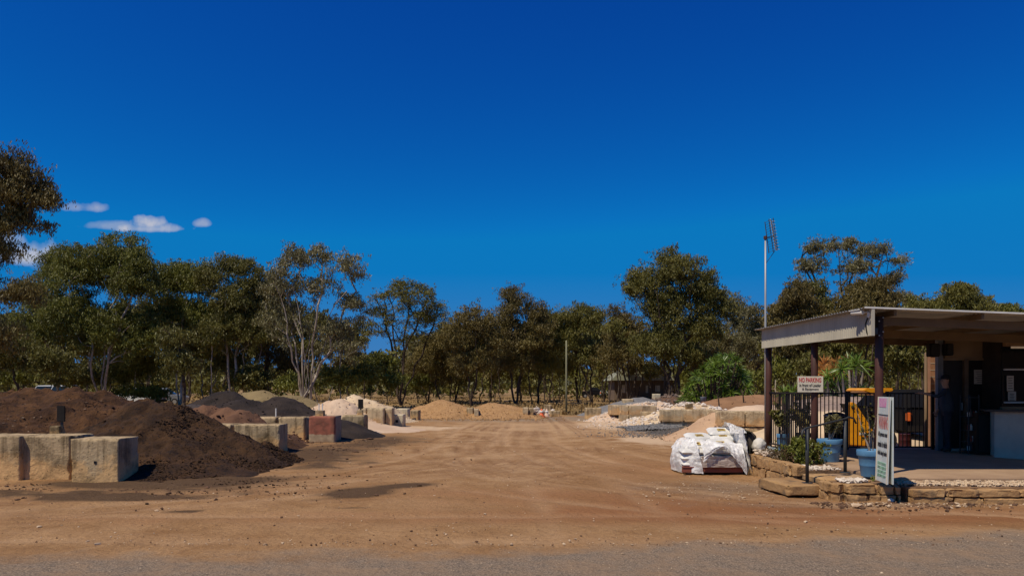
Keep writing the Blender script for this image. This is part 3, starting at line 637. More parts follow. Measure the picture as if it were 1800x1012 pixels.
# ------------------------------------------------------------------ loose stones on the ground
def scatter(name, n, fx, sz, m, seed, flat=.6):
    rg = np.random.RandomState(seed); C = []
    while len(C) < n:
        C += fx(rg)
    C = np.array(C[:n]); s = sz * np.exp(rg.normal(0, .5, n)); C[:, 2] = s * .15
    return tag(stones(name, C, s, m, None, seed, flat), kind='stuff')
def yard(rg):
    y = 8.2 + 30 * rg.rand() ** 2.2; x = rg.uniform(-.7, .7) * y
    return [(x, y, 0)]
scatter('pebbles', 1500, yard, .007, M_cr_rock, 11)
scatter('earth_clods', 1300, yard, .007, M_soilb, 12)
scatter('road_grit', 500, lambda rg: [(rg.uniform(-7, 7), rg.uniform(6.6, 8.6), 0)], .004, M_cr_rock, 13)
scatter('clods_by_blocks', 900, lambda rg: [(rg.normal(-8.4, 2.4), 12.4 + abs(rg.normal(0, .5)) * rg.choice([-1, 1]) * 1.2, 0)], .012, M_soilb, 14)
scatter('crumbs_by_mulch', 900, lambda rg: [(rg.normal(-6, 1.5), rg.normal(13.7, .9), 0)], .013, M_mulch2, 15)
scatter('grit_by_wall', 500, lambda rg: [(rg.uniform(5, 9.5), 11.25 - abs(rg.normal(0, .28)), 0)], .010, M_cr_rock, 16)
scatter('grit_by_step', 200, lambda rg: [(rg.normal(3.6, .9), rg.normal(12.6, .9), 0)], .008, M_cr_rock, 17)
scatter('clods_by_wall', 500, lambda rg: [(rg.uniform(4.5, 9.5), 11.2 - abs(rg.normal(0, .3)), 0)], .016, M_soilb, 18)
scatter('clods_in_bays', 600, lambda rg: [(rg.normal(-5, .9), rg.normal(21.5, 2.6), 0)], .015, M_soilb, 19)
# ------------------------------------------------------------------ trees
def leafmesh(rg, C, rad, nl, ll, lw, droop, sq=.62):
    """C (k,3) clump centres, rad (k,), nl leaves each -> verts, quads"""
    k = len(C); n = k * nl
    c = np.repeat(C, nl, 0); r = np.repeat(rad, nl)
    d = rg.normal(size=(n, 3)); d /= np.linalg.norm(d, axis=1)[:, None]
    u = rg.rand(n) ** .45
    p = d * (u * r)[:, None]; p[:, 2] *= sq
    # sub-clumping
    sub = rg.normal(size=(k * 6, 3)) * (np.repeat(rad, 6) * .62)[:, None]; sub[:, 2] *= sq
    pick = rg.randint(0, 6, n) + np.repeat(np.arange(k) * 6, nl)
    p = np.where(rg.rand(n)[:, None] < .6, sub[pick] + p * .42, p)
    hang = np.maximum(0, rg.rand(n) - .6) * r * droop
    p[:, 2] -= hang
    p += c
    a = rg.normal(size=(n, 3)); a /= np.linalg.norm(a, axis=1)[:, None]; a = a + np.array([0, 0, -1.0]) * droop; a /= np.linalg.norm(a, axis=1)[:, None]
    b = np.cross(a, rg.normal(size=(n, 3))); b /= np.linalg.norm(b, axis=1)[:, None] + 1e-9
    s = rg.uniform(.6, 1.3, n)
    L = (a.T * (ll * s)).T; Wd = (b.T * (lw * s)).T
    V = np.stack([p - L * .5, p + Wd * .5, p + L * .5, p - Wd * .5], 1).reshape(-1, 3)
    return V, np.arange(n * 4).reshape(n, 4)
def frusta(P0, P1, r0, r1, ns=5):
    t = P1 - P0; L = np.linalg.norm(t, axis=1)[:, None] + 1e-9; t = t / L
    ref = np.where(np.abs(t[:, 2:3]) < .9, np.array([[0, 0, 1.]]), np.array([[0, 1., 0]]))
    u = np.cross(t, ref); u /= np.linalg.norm(u, axis=1)[:, None]; w = np.cross(t, u)
    a = np.arange(ns) * 2 * math.pi / ns; ca, sa = np.cos(a), np.sin(a)
    ring = u[:, None, :] * ca[None, :, None] + w[:, None, :] * sa[None, :, None]
    A = P0[:, None] + ring * r0[:, None, None]; Bv = P1[:, None] + ring * r1[:, None, None]
    V = np.concatenate([A, Bv], 1).reshape(-1, 3); n = len(P0); k = np.arange(ns)
    f = np.stack([k, (k + 1) % ns, (k + 1) % ns + ns, k + ns], 1)
    return V, (f[None] + (np.arange(n) * 2 * ns)[:, None, None]).reshape(-1, 4)
TG = 'gum trees around the yard'
def gum(label, d, bx, lobes, dens=1.0, cr=.8, leaf=0, bark=0, stems=1, spread=.5, low=-.35, shell=.55, droop=1.2, tr=.018, nl=205, ll=.225, lw=.062, seed=0, cat='tree', name='gum_tree', depth=.75, fork=.35, base=0, twig=.012, grp=TG, inner=.25):
    rg = np.random.RandomState(seed * 7 + 11); s = d / F
    t = thing(name, label, cat, (PX(bx, d), d, 0), grp)
    C = []; Rr = []
    for (cx, cy, rx, ry) in lobes:
        c = np.array([PX(cx, d), d + rg.uniform(-.25, .25) * rx * s, PZ(cy, d)]); rr = np.array([rx * s, rx * s * depth, ry * s])
        area = 4 * math.pi * ((rr[0] * rr[1]) ** 1.6 / 3 + (rr[0] * rr[2]) ** 1.6 / 3 + (rr[1] * rr[2]) ** 1.6 / 3) ** (1 / 1.6)
        n = max(3, int(area / (math.pi * cr * cr) * 2.9 * dens)); k = 0
        while k < n:
            q = rg.normal(size=3); q /= np.linalg.norm(q)
            if q[2] < low and rg.rand() < .85: 
                k += .35; continue
            f = rg.uniform(shell, 1) if rg.rand() > inner else rg.uniform(.1, shell)
            e = max(0, 1 - cr * .12 / min(rr))
            pt = c + q * rr * f * max(e, .35)
            C.append(pt); Rr.append(cr * rg.uniform(.6, 1.15)); k += 1
    C = np.array(C); Rr = np.array(Rr)
    C[:, 2] = np.maximum(C[:, 2], .3)
    # skeleton
    B0 = np.array([PX(bx, d), d, base - .1]); top = C[:, 2].max(); lowz = np.percentile(C[:, 2], 8)
    nodes = [B0]; par = [-1]
    cen = C.mean(0)
    for k in range(stems):
        a = 2 * math.pi * (k + rg.rand() * .5) / stems
        tgt = cen + np.array([math.cos(a) * spread * (C[:, 0].max() - C[:, 0].min()) * .32, math.sin(a) * spread * 1.5, 0]) * (stems > 1)
        tgt[2] = lowz + (top - lowz) * rg.uniform(.5, .8)
        st = B0 + np.array([math.cos(a), math.sin(a), 0]) * (.12 * (stems > 1)); last = 0
        nn = 10; bend = rg.normal(size=3) * .03 * (tgt[2])
        for i in range(1, nn + 1):
            f = i / nn; p = st + (tgt - st) * f; p[:2] = st[:2] + (tgt[:2] - st[:2]) * f ** (1.5 if stems > 1 else 1.2)
            p = p + bend * math.sin(f * math.pi) * np.array([1, 1, 0]) + rg.normal(size=3) * .012 * top * np.array([1, 1, .3])
            nodes.append(p); par.append(last if i > 1 else 0); last = len(nodes) - 1
    NP = np.zeros((len(nodes) + len(C) * 5, 3)); NP[:len(nodes)] = nodes; cnt = len(nodes)
    dist0 = np.array([np.min(np.linalg.norm(NP[:cnt] - c, axis=1)) for c in C]); order = np.argsort(dist0)
    minz = lowz * fork
    for ci in order:
        c = C[ci]; A = NP[:cnt]; dv = c - A; L = np.linalg.norm(dv, axis=1)
        cost = L + 1.6 * np.maximum(0, A[:, 2] - c[2] + .35 * L) + 50 * (A[:, 2] < minz)
        j = int(np.argmin(cost)); a = A[j].copy(); L = np.linalg.norm(c - a); ns = 2 if L < 1.6 else (3 if L < 3.5 else 5)
        last = j
        for i in range(1, ns + 1):
            f = i / ns; p = a + (c - a) * f; p[2] += .10 * L * math.sin(f * math.pi) * (-.6 if c[2] > a[2] + .7 * L else .8); p += rg.normal(size=3) * .03 * L * (f < 1)
            NP[cnt] = p; par.append(last); last = cnt; cnt += 1
    NP = NP[:cnt]; par = np.array(par); w = np.zeros(cnt); kids = np.bincount(par[1:], minlength=cnt); w[kids == 0] = 1
    for i in range(cnt - 1, 0, -1): w[par[i]] += w[i]
    Hh = top; rt = tr * Hh * .62; rad = np.maximum(twig * (1.9 if bark else 1), rt * (w / w[0]) ** .46)
    idx = np.arange(1, cnt); r1 = rad[idx]; r0 = np.minimum(rad[par[idx]], r1 * 1.35 + .003)
    V, Fq = frusta(NP[par[idx]], NP[idx], r0, r1, 6)
    np_mesh('trunk', V, Fq, (M_bark_d, M_bark_p)[bark], t, smooth=True)
    V, Fq = leafmesh(rg, C, Rr, nl, ll, lw, droop)
    np_mesh('crown', V, Fq, M_leaf[leaf], t)
    return t
# lobes in photo pixels at the tree's own distance
G = []
gum('tall drooping gum cut off by the left edge, its crown the highest on the left', 33, -70,
    [(-30, 330, 95, 62), (45, 320, 52, 45), (70, 340, 38, 30), (20, 375, 55, 45), (85, 345, 22, 26), (20, 290, 45, 30), (-30, 420, 50, 45), (10, 440, 26, 26), (62, 515, 26, 20), (20, 520, 28, 26), (40, 500, 22, 16), (-10, 590, 50, 45), (-60, 500, 60, 60), (75, 395, 16, 14)],
    dens=.72, cr=.46, leaf=1, nl=105, ll=.17, lw=.042, droop=1.5, seed=1, tr=.022, fork=.2, shell=.3, low=-1, twig=.008)
gum('broad dense olive gum with pale forked limbs at left', 58, 175, [(208, 460, 62, 58), (150, 488, 60, 62), (242, 505, 45, 60), (120, 560, 58, 60), (200, 590, 70, 60), (255, 600, 35, 60)], leaf=2, bark=1, stems=4, spread=.9, seed=2, nl=200, dens=1.0)
gum('smaller olive gum with a loose top between the edge tree and the broad one', 60, 105, [(95, 475, 34, 42), (75, 530, 42, 50), (60, 590, 45, 50)], leaf=2, bark=1, stems=2, seed=3, dens=.85)
gum('dark low gum behind the brown mulch pile at the far left', 54, 40, [(20, 620, 50, 42), (85, 640, 45, 36), (-30, 590, 50, 55)], leaf=0, seed=4, cr=.75, dens=.9)
gum('olive gum with a flat-topped crown right of the broad dense one', 62, 315, [(320, 498, 46, 44), (298, 490, 30, 34), (352, 488, 34, 36), (300, 560, 44, 60), (345, 570, 42, 60)], leaf=2, bark=1, stems=3, seed=5, dens=.85)
gum('gum with wispy top tufts in the middle of the left grove', 61, 410, [(400, 468, 30, 24), (434, 474, 24, 20), (375, 490, 28, 30), (450, 500, 26, 28), (410, 530, 50, 50), (385, 590, 46, 50), (445, 580, 40, 55)], leaf=0, bark=1, stems=2, seed=6, dens=.8)
gum('tall airy gum with many white upright stems, highest of the left grove', 57, 535, [(530, 458, 42, 36), (570, 450, 26, 32), (610, 480, 36, 42), (500, 500, 40, 40), (565, 510, 42, 30), (620, 550, 30, 45), (520, 570, 45, 40), (480, 560, 30, 50), (585, 580, 35, 40), (610, 615, 38, 26)],
    leaf=3, bark=1, stems=9, spread=1.2, seed=7, dens=.5, cr=.66, droop=1.4, nl=95, tr=.022, inner=.2)
gum('dark gum filling the grove left of the white-stemmed tree', 66, 470, [(474, 515, 38, 40), (470, 550, 42, 50), (460, 610, 45, 50), (500, 640, 35, 40)], leaf=1, seed=8, dens=.8)
gum('dark bushy gum low in the middle of the left grove', 64, 360, [(350, 620, 48, 42), (400, 640, 45, 36)], leaf=0, seed=9, bark=1, stems=2, dens=.85)
gum('dark bushy gum low behind the pointed mulch mound', 63, 265, [(260, 640, 52, 38), (210, 655, 45, 30)], leaf=2, seed=10, stems=2, dens=.85)
gum('thick-trunked dark tree standing left of the olive gravel heap', 48, 325, [(322, 640, 34, 34), (305, 600, 30, 30)], leaf=0, seed=11, dens=.7, tr=.035)
gum('umbrella-shaped tree with bare spreading limbs under a domed crown', 70, 705, [(712, 548, 66, 56), (668, 560, 28, 24), (762, 560, 26, 32), (655, 590, 16, 12), (720, 575, 50, 34)],
    leaf=0, seed=12, low=.15, shell=.84, inner=.10, dens=.62, cr=.72, stems=5, spread=1.25, tr=.024, fork=1.0, droop=.6, nl=95, twig=.03)
gum('round-crowned brown gum right of the umbrella tree', 67, 828, [(828, 575, 50, 40), (800, 600, 34, 34), (858, 605, 34, 38), (828, 640, 40, 30)], leaf=1, seed=13, dens=.85, stems=3, spread=.8, tr=.024, low=-.1)
gum('dark spreading tree low between the umbrella tree and the round brown one', 76, 775, [(765, 620, 38, 36), (790, 650, 34, 26), (740, 645, 30, 26)], leaf=1, seed=14, dens=.8)
gum('narrow peaked gum near the middle of the far tree line', 69, 907, [(905, 535, 32, 36), (945, 560, 26, 36), (890, 570, 26, 36), (925, 600, 44, 40), (905, 635, 34, 30)], leaf=1, seed=15, dens=.88, stems=3, spread=.7, tr=.021)
gum('dark gum right of the narrow peaked one, left of the tall bare pole', 72, 945, [(955, 600, 30, 40), (962, 560, 22, 22), (950, 640, 34, 26)], leaf=0, seed=16, dens=.75, stems=2)
gum('broad gum with two rounded tops behind the tall bare pole', 71, 1040, [(1022, 565, 36, 38), (1052, 560, 16, 20), (1000, 600, 34, 40), (1040, 625, 42, 38), (985, 560, 16, 18)], leaf=0, seed=17, dens=.9, stems=3, tr=.02)
gum('upright gum at the left shoulder of the biggest right-hand tree', 63, 1105, [(1085, 565, 24, 34), (1100, 600, 34, 42), (1075, 630, 28, 34)], leaf=1, seed=18, dens=.75, stems=2)
gum('biggest right-hand gum, a wide domed crown over pale forked limbs', 58, 1180, [(1188, 480, 46, 46), (1140, 500, 42, 40), (1225, 510, 44, 40), (1255, 540, 40, 36), (1115, 510, 24, 16), (1170, 550, 56, 46), (1235, 580, 36, 30), (1160, 610, 54, 40), (1215, 625, 30, 24)],
    leaf=0, bark=0, stems=5, spread=1.0, seed=19, dens=1.0, cr=.8, tr=.026, nl=200)
gum('thin-crowned greyish gum behind the right side of the biggest gum', 76, 1285, [(1285, 535, 24, 24), (1300, 570, 30, 40), (1265, 600, 30, 40), (1305, 620, 32, 36)], leaf=3, seed=20, dens=.6, stems=2, droop=1.2)
gum('grey-green gum just left of the antenna mast', 66, 1325, [(1325, 560, 22, 26), (1318, 610, 32, 40), (1345, 590, 24, 36)], leaf=3, seed=21, dens=.75)
gum('tall sparse gum with bare curving limbs above the corner of the shed roof', 68, 1500, [(1445, 440, 36, 24), (1492, 436, 34, 26), (1535, 447, 36, 24), (1425, 475, 32, 26), (1580, 462, 20, 16), (1500, 475, 40, 24), (1572, 492, 22, 16), (1410, 505, 22, 18)],
    leaf=3, seed=22, dens=.60, cr=.62, stems=6, spread=1.3, low=.0, shell=.6, tr=.02, fork=.6, nl=85, ll=.26, droop=1.0, twig=.028)
gum('dense rounded gum right of the antenna mast', 52, 1400, [(1395, 530, 34, 34), (1375, 560, 28, 34), (1420, 560, 34, 34), (1400, 600, 48, 36)], leaf=1, seed=23, dens=.85, cr=.65, stems=2)
gum('dense reddish brown gum with a round top behind the shed corner', 51, 1530, [(1530, 512, 46, 30), (1500, 540, 36, 34), (1555, 545, 30, 34), (1530, 590, 50, 40)], leaf=1, seed=24, dens=.9, cr=.65, stems=2)
gum('small dark-topped gum left of the reddish brown one', 54, 1437, [(1437, 510, 18, 20), (1445, 545, 28, 30), (1440, 590, 34, 34)], leaf=0, seed=25, dens=.9, cr=.6)
gum('thin grey gum peeping between shed roof and the reddish brown gum', 66, 1580, [(1582, 525, 18, 16), (1575, 560, 26, 28)], leaf=3, seed=26, dens=.7, cr=.6)
gum('low rounded gum behind the middle of the shed roof', 56, 1620, [(1618, 540, 26, 22), (1600, 570, 26, 30), (1625, 600, 34, 44)], leaf=0, seed=27, dens=.9, cr=.6)
gum('peaked olive gum behind the shed roof', 56, 1680, [(1682, 520, 34, 32), (1660, 548, 34, 28), (1710, 548, 34, 28), (1680, 600, 50, 44)], leaf=0, seed=28, dens=.85, cr=.65, stems=2)
gum('low gum behind the shed roof, second from the right edge', 58, 1735, [(1728, 540, 24, 20), (1740, 570, 34, 30)], leaf=0, seed=29, dens=.9, cr=.6)
gum('low olive gum behind the shed roof at the right edge', 58, 1780, [(1768, 550, 24, 18), (1800, 562, 30, 20), (1785, 590, 40, 30)], leaf=2, seed=30, dens=.9, cr=.6)
rgb_ = random.Random(77)
backl = [(-30, 560, 62), (40, 575, 55), (110, 560, 60), (190, 560, 60), (262, 545, 50), (330, 550, 52), (400, 545, 55), (468, 540, 50), (540, 560, 52), (612, 590, 34), (752, 610, 40), (800, 590, 40), (862, 600, 40), (915, 590, 42), (965, 590, 42), (1015, 580, 45), (1062, 585, 40), (1120, 585, 45), (1180, 590, 50), (1245, 600, 45), (1300, 600, 40), (1350, 585, 40), (1400, 580, 45), (1455, 575, 45), (1515, 575, 50), (1580, 590, 45), (1640, 590, 45), (1700, 585, 50), (1765, 590, 50)]
for k, (x, y, r) in enumerate(backl):
    gum('dark gum of the second row, mostly hidden behind the front trees', 82 + (k * 7) % 11, x, [(x - r * .4, y + 8, r * .8, 34), (x + r * .4, y + 14, r * .8, 36), (x, y + (52 if not 1060 < x < 1200 else 26), r * 1.1, 34 if not 1060 < x < 1200 else 26)], leaf=(0, 1, 0, 2)[k % 4], seed=140 + k, dens=.48, cr=1.0, nl=120, ll=.36, lw=.15, stems=2, tr=.02, name='gum_tree', grp='second row of gums behind the front trees')
# lower trees and saplings seen through and under the crowns
low = [
 (58, 20, [(20, 665, 36, 18)], 2, 'green bush in front of the far left cars'), (60, 590, [(600, 665, 40, 24), (640, 660, 34, 30)], 2, 'rounded green bush left of the umbrella tree'),
 (62, 680, [(672, 640, 26, 32), (690, 670, 24, 20)], 2, 'leafy sapling beside the umbrella tree trunk'), (78, 735, [(735, 670, 26, 22)], 2, 'green bush right of the umbrella tree trunk'),
 (80, 650, [(648, 645, 32, 30)], 0, 'dark bush far behind the cream sand heap'), (62, 440, [(440, 670, 46, 24)], 0, 'low dark bush behind the olive gravel heap'),
 (60, 520, [(520, 675, 36, 20)], 2, 'low green bush at the foot of the white-stemmed gum'), (60, 130, [(130, 665, 60, 18)], 0, 'dark bush between the far left cars'),
 (63, 260, [(255, 690, 50, 12)], 2, 'low green hedge-like bush in front of the white car'), (80, 870, [(870, 640, 34, 34)], 1, 'brown sapling far behind the rounded gravel heap'),
 (82, 800, [(805, 660, 30, 24)], 0, 'dark sapling behind the peaked gravel heap'), (84, 915, [(925, 650, 34, 28)], 0, 'dark sapling beneath the narrow peaked gum'),
 (80, 985, [(985, 640, 30, 34)], 0, 'dark sapling left of the tall bare pole'), (82, 1060, [(1065, 640, 30, 36)], 1, 'brown sapling left of the green-roofed house'),
 (70, 1112, [(1112, 640, 26, 22)], 1, 'brown sapling in front of the green-roofed house'), (66, 1150, [(1150, 652, 24, 18)], 0, 'dark sapling in front of the right end of the green-roofed house'), (52, 1375, [(1372, 650, 26, 34)], 2, 'green bush right of the shed corner post'),
 (50, 1420, [(1425, 650, 34, 34)], 0, 'dark bush behind the no-parking sign'), (58, 1500, [(1480, 620, 44, 34), (1540, 640, 40, 44)], 0, 'dark sapling behind the orange dried plant'),
 (50, 1590, [(1580, 620, 36, 40), (1615, 640, 30, 44)], 0, 'dark sapling behind the dark car'), (50, 1330, [(1322, 668, 22, 24)], 2, 'yellowish green bush right of the palm-like clump'),
 (60, 1240, [(1250, 650, 40, 36)], 1, 'brown sapling behind the palm-like clump'),
]
for k, (d, bx, lb, lf, lbl) in enumerate(low):
    gum(lbl, d, bx, lb, leaf=lf, seed=60 + k, dens=.62, cr=.6, nl=110, ll=.26, lw=.1, stems=3, spread=.8, tr=.012, cat='bush', name='bush' if 'sapling' not in lbl else 'sapling', grp='bushes and saplings under the gums', fork=.1)
# thin bare trunks in the far tree line: each a small tree of its own with a wispy head
tw = [(560, 62, 1), (578, 66, 1), (596, 60, 1), (640, 78, 0), (735, 80, 0), (753, 78, 0), (790, 76, 0), (845, 74, 0), (862, 72, 0), (879, 78, 0), (935, 70, 0), (958, 76, 0), (972, 78, 0), (1018, 74, 0), (1070, 66, 0), (1084, 62, 0), (1092, 68, 0), (1143, 64, 0), (1228, 66, 0), (150, 60, 1), (230, 62, 1), (375, 60, 1), (430, 62, 1), (455, 64, 1), (1360, 56, 1), (1500, 60, 0), (1527, 46, 0), (1600, 60, 0), (1612, 64, 0)]
for k, (x, d, bk) in enumerate(tw):
    y = 575 + (k * 37) % 50
    nm = ('pale' if bk else 'dark') + ' slender sapling with a wispy head, one of the thin stems in the tree line'
    gum(nm, d, x, [(x + (k % 3 - 1) * 6, y, 22, 30)], leaf=(0, 3, 1)[k % 3], bark=bk, seed=90 + k, dens=.5, cr=.6, nl=80, tr=.011, name='sapling', cat='sapling', grp='thin stems in the tree line ' + ('pale' if bk else 'dark'), fork=.9)
# distant woods beyond the field
def woods():
    rg = np.random.RandomState(5); n = 1200
    d = rg.uniform(105, 190, n); X = rg.uniform(-.78, .78, n) * d
    hh = (3.5 + 5 * fbm(np.stack([X, d * .5, 0 * X], 1), .06, 3, 6)) * rg.uniform(.15, 1, n)
    C = np.stack([X, d, hh], 1); V, Fq = leafmesh(rg, C, rg.uniform(1.2, 2.2, n), 75, .8, .42, .5, .8)
    tag(np_mesh('distant_woods', V, Fq, M_leaf[0]), kind='stuff')
woods()
# dry grass field
def grass():
    rg = np.random.RandomState(9); n = 42000
    d = 46 + 75 * rg.rand(n) ** 1.3; X = rg.uniform(-.75, .75, n) * d
    P = np.stack([X, d, 0 * X], 1); k = fbm(P, .25, 3, 12); m = (k > .47); P = P[m]; k = k[m]; n = len(P)
    h = rg.uniform(.08, .30, n) * (k * 1.6); a = rg.uniform(0, 3.14, n); w = rg.uniform(.05, .14, n)
    dx = np.stack([np.cos(a) * w, np.sin(a) * w, 0 * a], 1); top = np.stack([rg.normal(0, .1, n), rg.normal(0, .1, n), h], 1)
    V = np.stack([P - dx, P + dx, P + top + dx * .3, P + top - dx * .3], 1).reshape(-1, 3)
    tag(np_mesh('dry_grass', V, np.arange(n * 4).reshape(n, 4), M_grass), kind='stuff')
grass()
# ------------------------------------------------------------------ spiky rosette plants
def rosettes(rg, C, n=46, L=.6, w=.05, axes=None, sag=.25):
    V = []; Fa = []
    for q, c in enumerate(C):
        ax_ = Vector(axes[q]).normalized()
        for k in range(n):
            while True:
                dr = Vector(rg.normal(size=3)).normalized()
                if dr.dot(ax_) > -.25: break
            l = L * rg.uniform(.75, 1.1); sd = dr.cross(Vector(rg.normal(size=3))).normalized() * w; c_ = Vector(c)
            i = len(V); p1 = c_ + dr * l * .5; p2 = c_ + dr * l + Vector((0, 0, -sag * l * .5))
            V += [c_ - sd * .4, c_ + sd * .4, p1 + sd * .5, p1 - sd * .5, p2 + sd * .06, p2 - sd * .06]
            Fa += [(i, i + 1, i + 2, i + 3), (i + 3, i + 2, i + 4, i + 5)]
    return np.array([v[:] for v in V]), np.array(Fa)
def spiky(name, label, cat, d, bx, spots, L, m, n=46, seed=0, w=.05, mtrunk=None, depth=1.2, zb=0):
    rg = np.random.RandomState(seed); t = thing(name, label, cat, (PX(bx, d), d, zb)); C = []; mb = MB()
    for (x, y) in spots:
        dd = d + rg.uniform(-depth, depth * .4); c = np.array([PX(x, dd), dd, PZ(y, dd)]); C.append(c)
        b0 = Vector((PX(bx, d) + (c[0] - PX(bx, d)) * .45, d + (dd - d) * .3, zb - .05)); mid = b0.lerp(Vector(c), .55) + Vector((0, 0, .1))
        mb.tube([b0, mid, c], [.07, .05, .035], 6)
    mb.build('stems', mtrunk or M_bark_p, t)
    cen_ = np.mean(C, 0); axs = [((p - cen_) * np.array([.6, .3, .8]) + np.array([0, -.5 * L, .7 * L])) for p in C]; V, Fa = rosettes(rg, C, n, L, w, axs); np_mesh('leaves', V, Fa, m, t)
    return t
rg = np.random.RandomState(21); sp_ = []
for k in range(900):
    x = rg.uniform(1198, 1316); y = rg.uniform(626, 704)
    top = 626 + ((x - 1278) / 62.0) ** 2 * 44 if x < 1278 else 626 + ((x - 1278) / 40.0) ** 2 * 36
    if y > top and all((x - a) ** 2 + (y - b) ** 2 > 8.5 ** 2 for a, b in sp_): sp_.append((x, y))
spiky('yucca_clump', 'big bright green palm-like clump of spiky rosettes right of the yard', 'yucca', 41, 1255, sp_, .50, M_yucca, 46, 5, .042, mtrunk=M_bark_d)
spiky('yucca', 'tall spiky green plant with pale bare stems left of the front post', 'yucca', 30, 1498, [(1492, 634), (1506, 637), (1516, 646), (1480, 648), (1500, 646), (1470, 655), (1512, 684), (1505, 692)], .55, M_yucca, 50, 6, .05)
spiky('yucca', 'lower spiky green plant right of the no-parking sign', 'yucca', 30.5, 1462, [(1455, 664), (1468, 668), (1460, 680), (1478, 664), (1450, 678), (1475, 688), (1490, 690)], .55, M_yucca, 46, 7, .05)
spiky('dried_plant', 'orange dried bushy plant behind the middle post', 'dead plant', 31, 1462, [(1448, 640), (1460, 645), (1472, 642), (1482, 645), (1452, 655), (1466, 652), (1446, 650), (1490, 640)], .5, M_orange, 70, 8, .05)
spiky('spiky_plant', 'spiky dark green plant topping the railing near the corner post', 'plant', 21, 1384, [(1378, 690), (1392, 688)], .32, M_yucca, 40, 9, .03)
# ------------------------------------------------------------------ text
def text_mesh(name, s, m, parent, origin, tv, uv, width, height=None, thick=.002, bold=.0):
    """lettering centred at origin, running along tv, upright along uv"""
    cu = bpy.data.curves.new('t', 'FONT'); cu.body = s; cu.align_x = 'CENTER'; cu.align_y = 'CENTER'; cu.offset = bold; cu.resolution_u = 3
    o = bpy.data.objects.new('t', cu); col.objects.link(o); dg = bpy.context.evaluated_depsgraph_get(); dg.update()
    me = bpy.data.meshes.new_from_object(o.evaluated_get(dg)); bpy.data.objects.remove(o)
    xs = [v.co.x for v in me.vertices]; ys = [v.co.y for v in me.vertices]
    sx = width / (max(xs) - min(xs)); sy = (height / (max(ys) - min(ys))) if height else sx
    mx, my = (max(xs) + min(xs)) / 2, (max(ys) + min(ys)) / 2
    tv = Vector(tv).normalized(); uv = Vector(uv).normalized(); nv = tv.cross(uv); w0 = wloc(parent) if parent else Vector((0, 0, 0))
    for v in me.vertices: v.co = Vector(origin) + tv * ((v.co.x - mx) * sx) + uv * ((v.co.y - my) * sy) + nv * thick - w0
    me.name = name
    return link_mesh(name, me, m, parent)
# ------------------------------------------------------------------ shed floor (a slab), gravel strip
SL = .28
tag(MB().box((9.6, 15.05, SL / 2), (7.2, 6.3, SL)).build('concrete_slab', mat('worn_concrete_slab', (.40, .27, .165), (.31, .20, .12), 1.3, .9, .006, 18), None, bevel=.01), kind='structure')
tag(MB().box((5.72, 12.45, .12), (.5, 1.0, .24)).build('slab_step', mat('step_concrete', (.42, .29, .17), (.30, .19, .11), 2, .9, .01, 14), None, bevel=.02), kind='structure')
bedm = mat('bed_soil', (.26, .15, .075), (.15, .085, .045), 3, .95, .03, 14)
tag(MB().prism([(5.12, 13.1), (5.98, 13.1), (5.98, 15.6), (5.12, 15.6)], 0, .27, 'z').build('garden_bed', bedm, None), kind='structure')
tag(MB().prism([(5.12, 11.62), (5.92, 11.62), (5.92, 11.93), (5.12, 11.93)], 0, .24, 'z').build('garden_bed', bedm, None), kind='structure')
tag(MB().prism([(6.05, 11.35), (13, 10.9), (13, 11.89), (6.05, 11.89)], 0, .215, 'z').build('garden_bed', bedm, None), kind='structure')
rgx = np.random.RandomState(4)
C = np.stack([rgx.uniform(6.12, 11, 3600), rgx.uniform(11.25, 11.95, 3600), rgx.uniform(.215, .25, 3600)], 1)
C = C[C[:, 1] > 11.5 - (C[:, 0] - 6) * .06]
tag(stones('cream_gravel', C, rgx.uniform(.014, .034, len(C)), M_cr_rock, None, 7), kind='stuff')
C = np.stack([rgx.uniform(5.22, 5.62, 130), rgx.uniform(11.66, 11.93, 130), rgx.uniform(.24, .28, 130)], 1)
tag(stones('white_pebbles', C, rgx.uniform(.02, .05, 130), M_wh_rock, None, 8), kind='stuff')
C = np.stack([rgx.uniform(5.2, 5.85, 200), rgx.uniform(13.15, 13.7, 200), rgx.uniform(.27, .30, 200)], 1)
tag(stones('white_pebbles', C, rgx.uniform(.015, .04, 200), M_wh_rock, None, 9), kind='stuff')
C = np.stack([rgx.uniform(5.0, 5.35, 90), rgx.uniform(14.6, 15.3, 90), rgx.uniform(.36, .46, 90)], 1)
tag(stones('white_pebbles', C, rgx.uniform(.02, .055, 90), M_wh_rock, None, 10), kind='stuff')
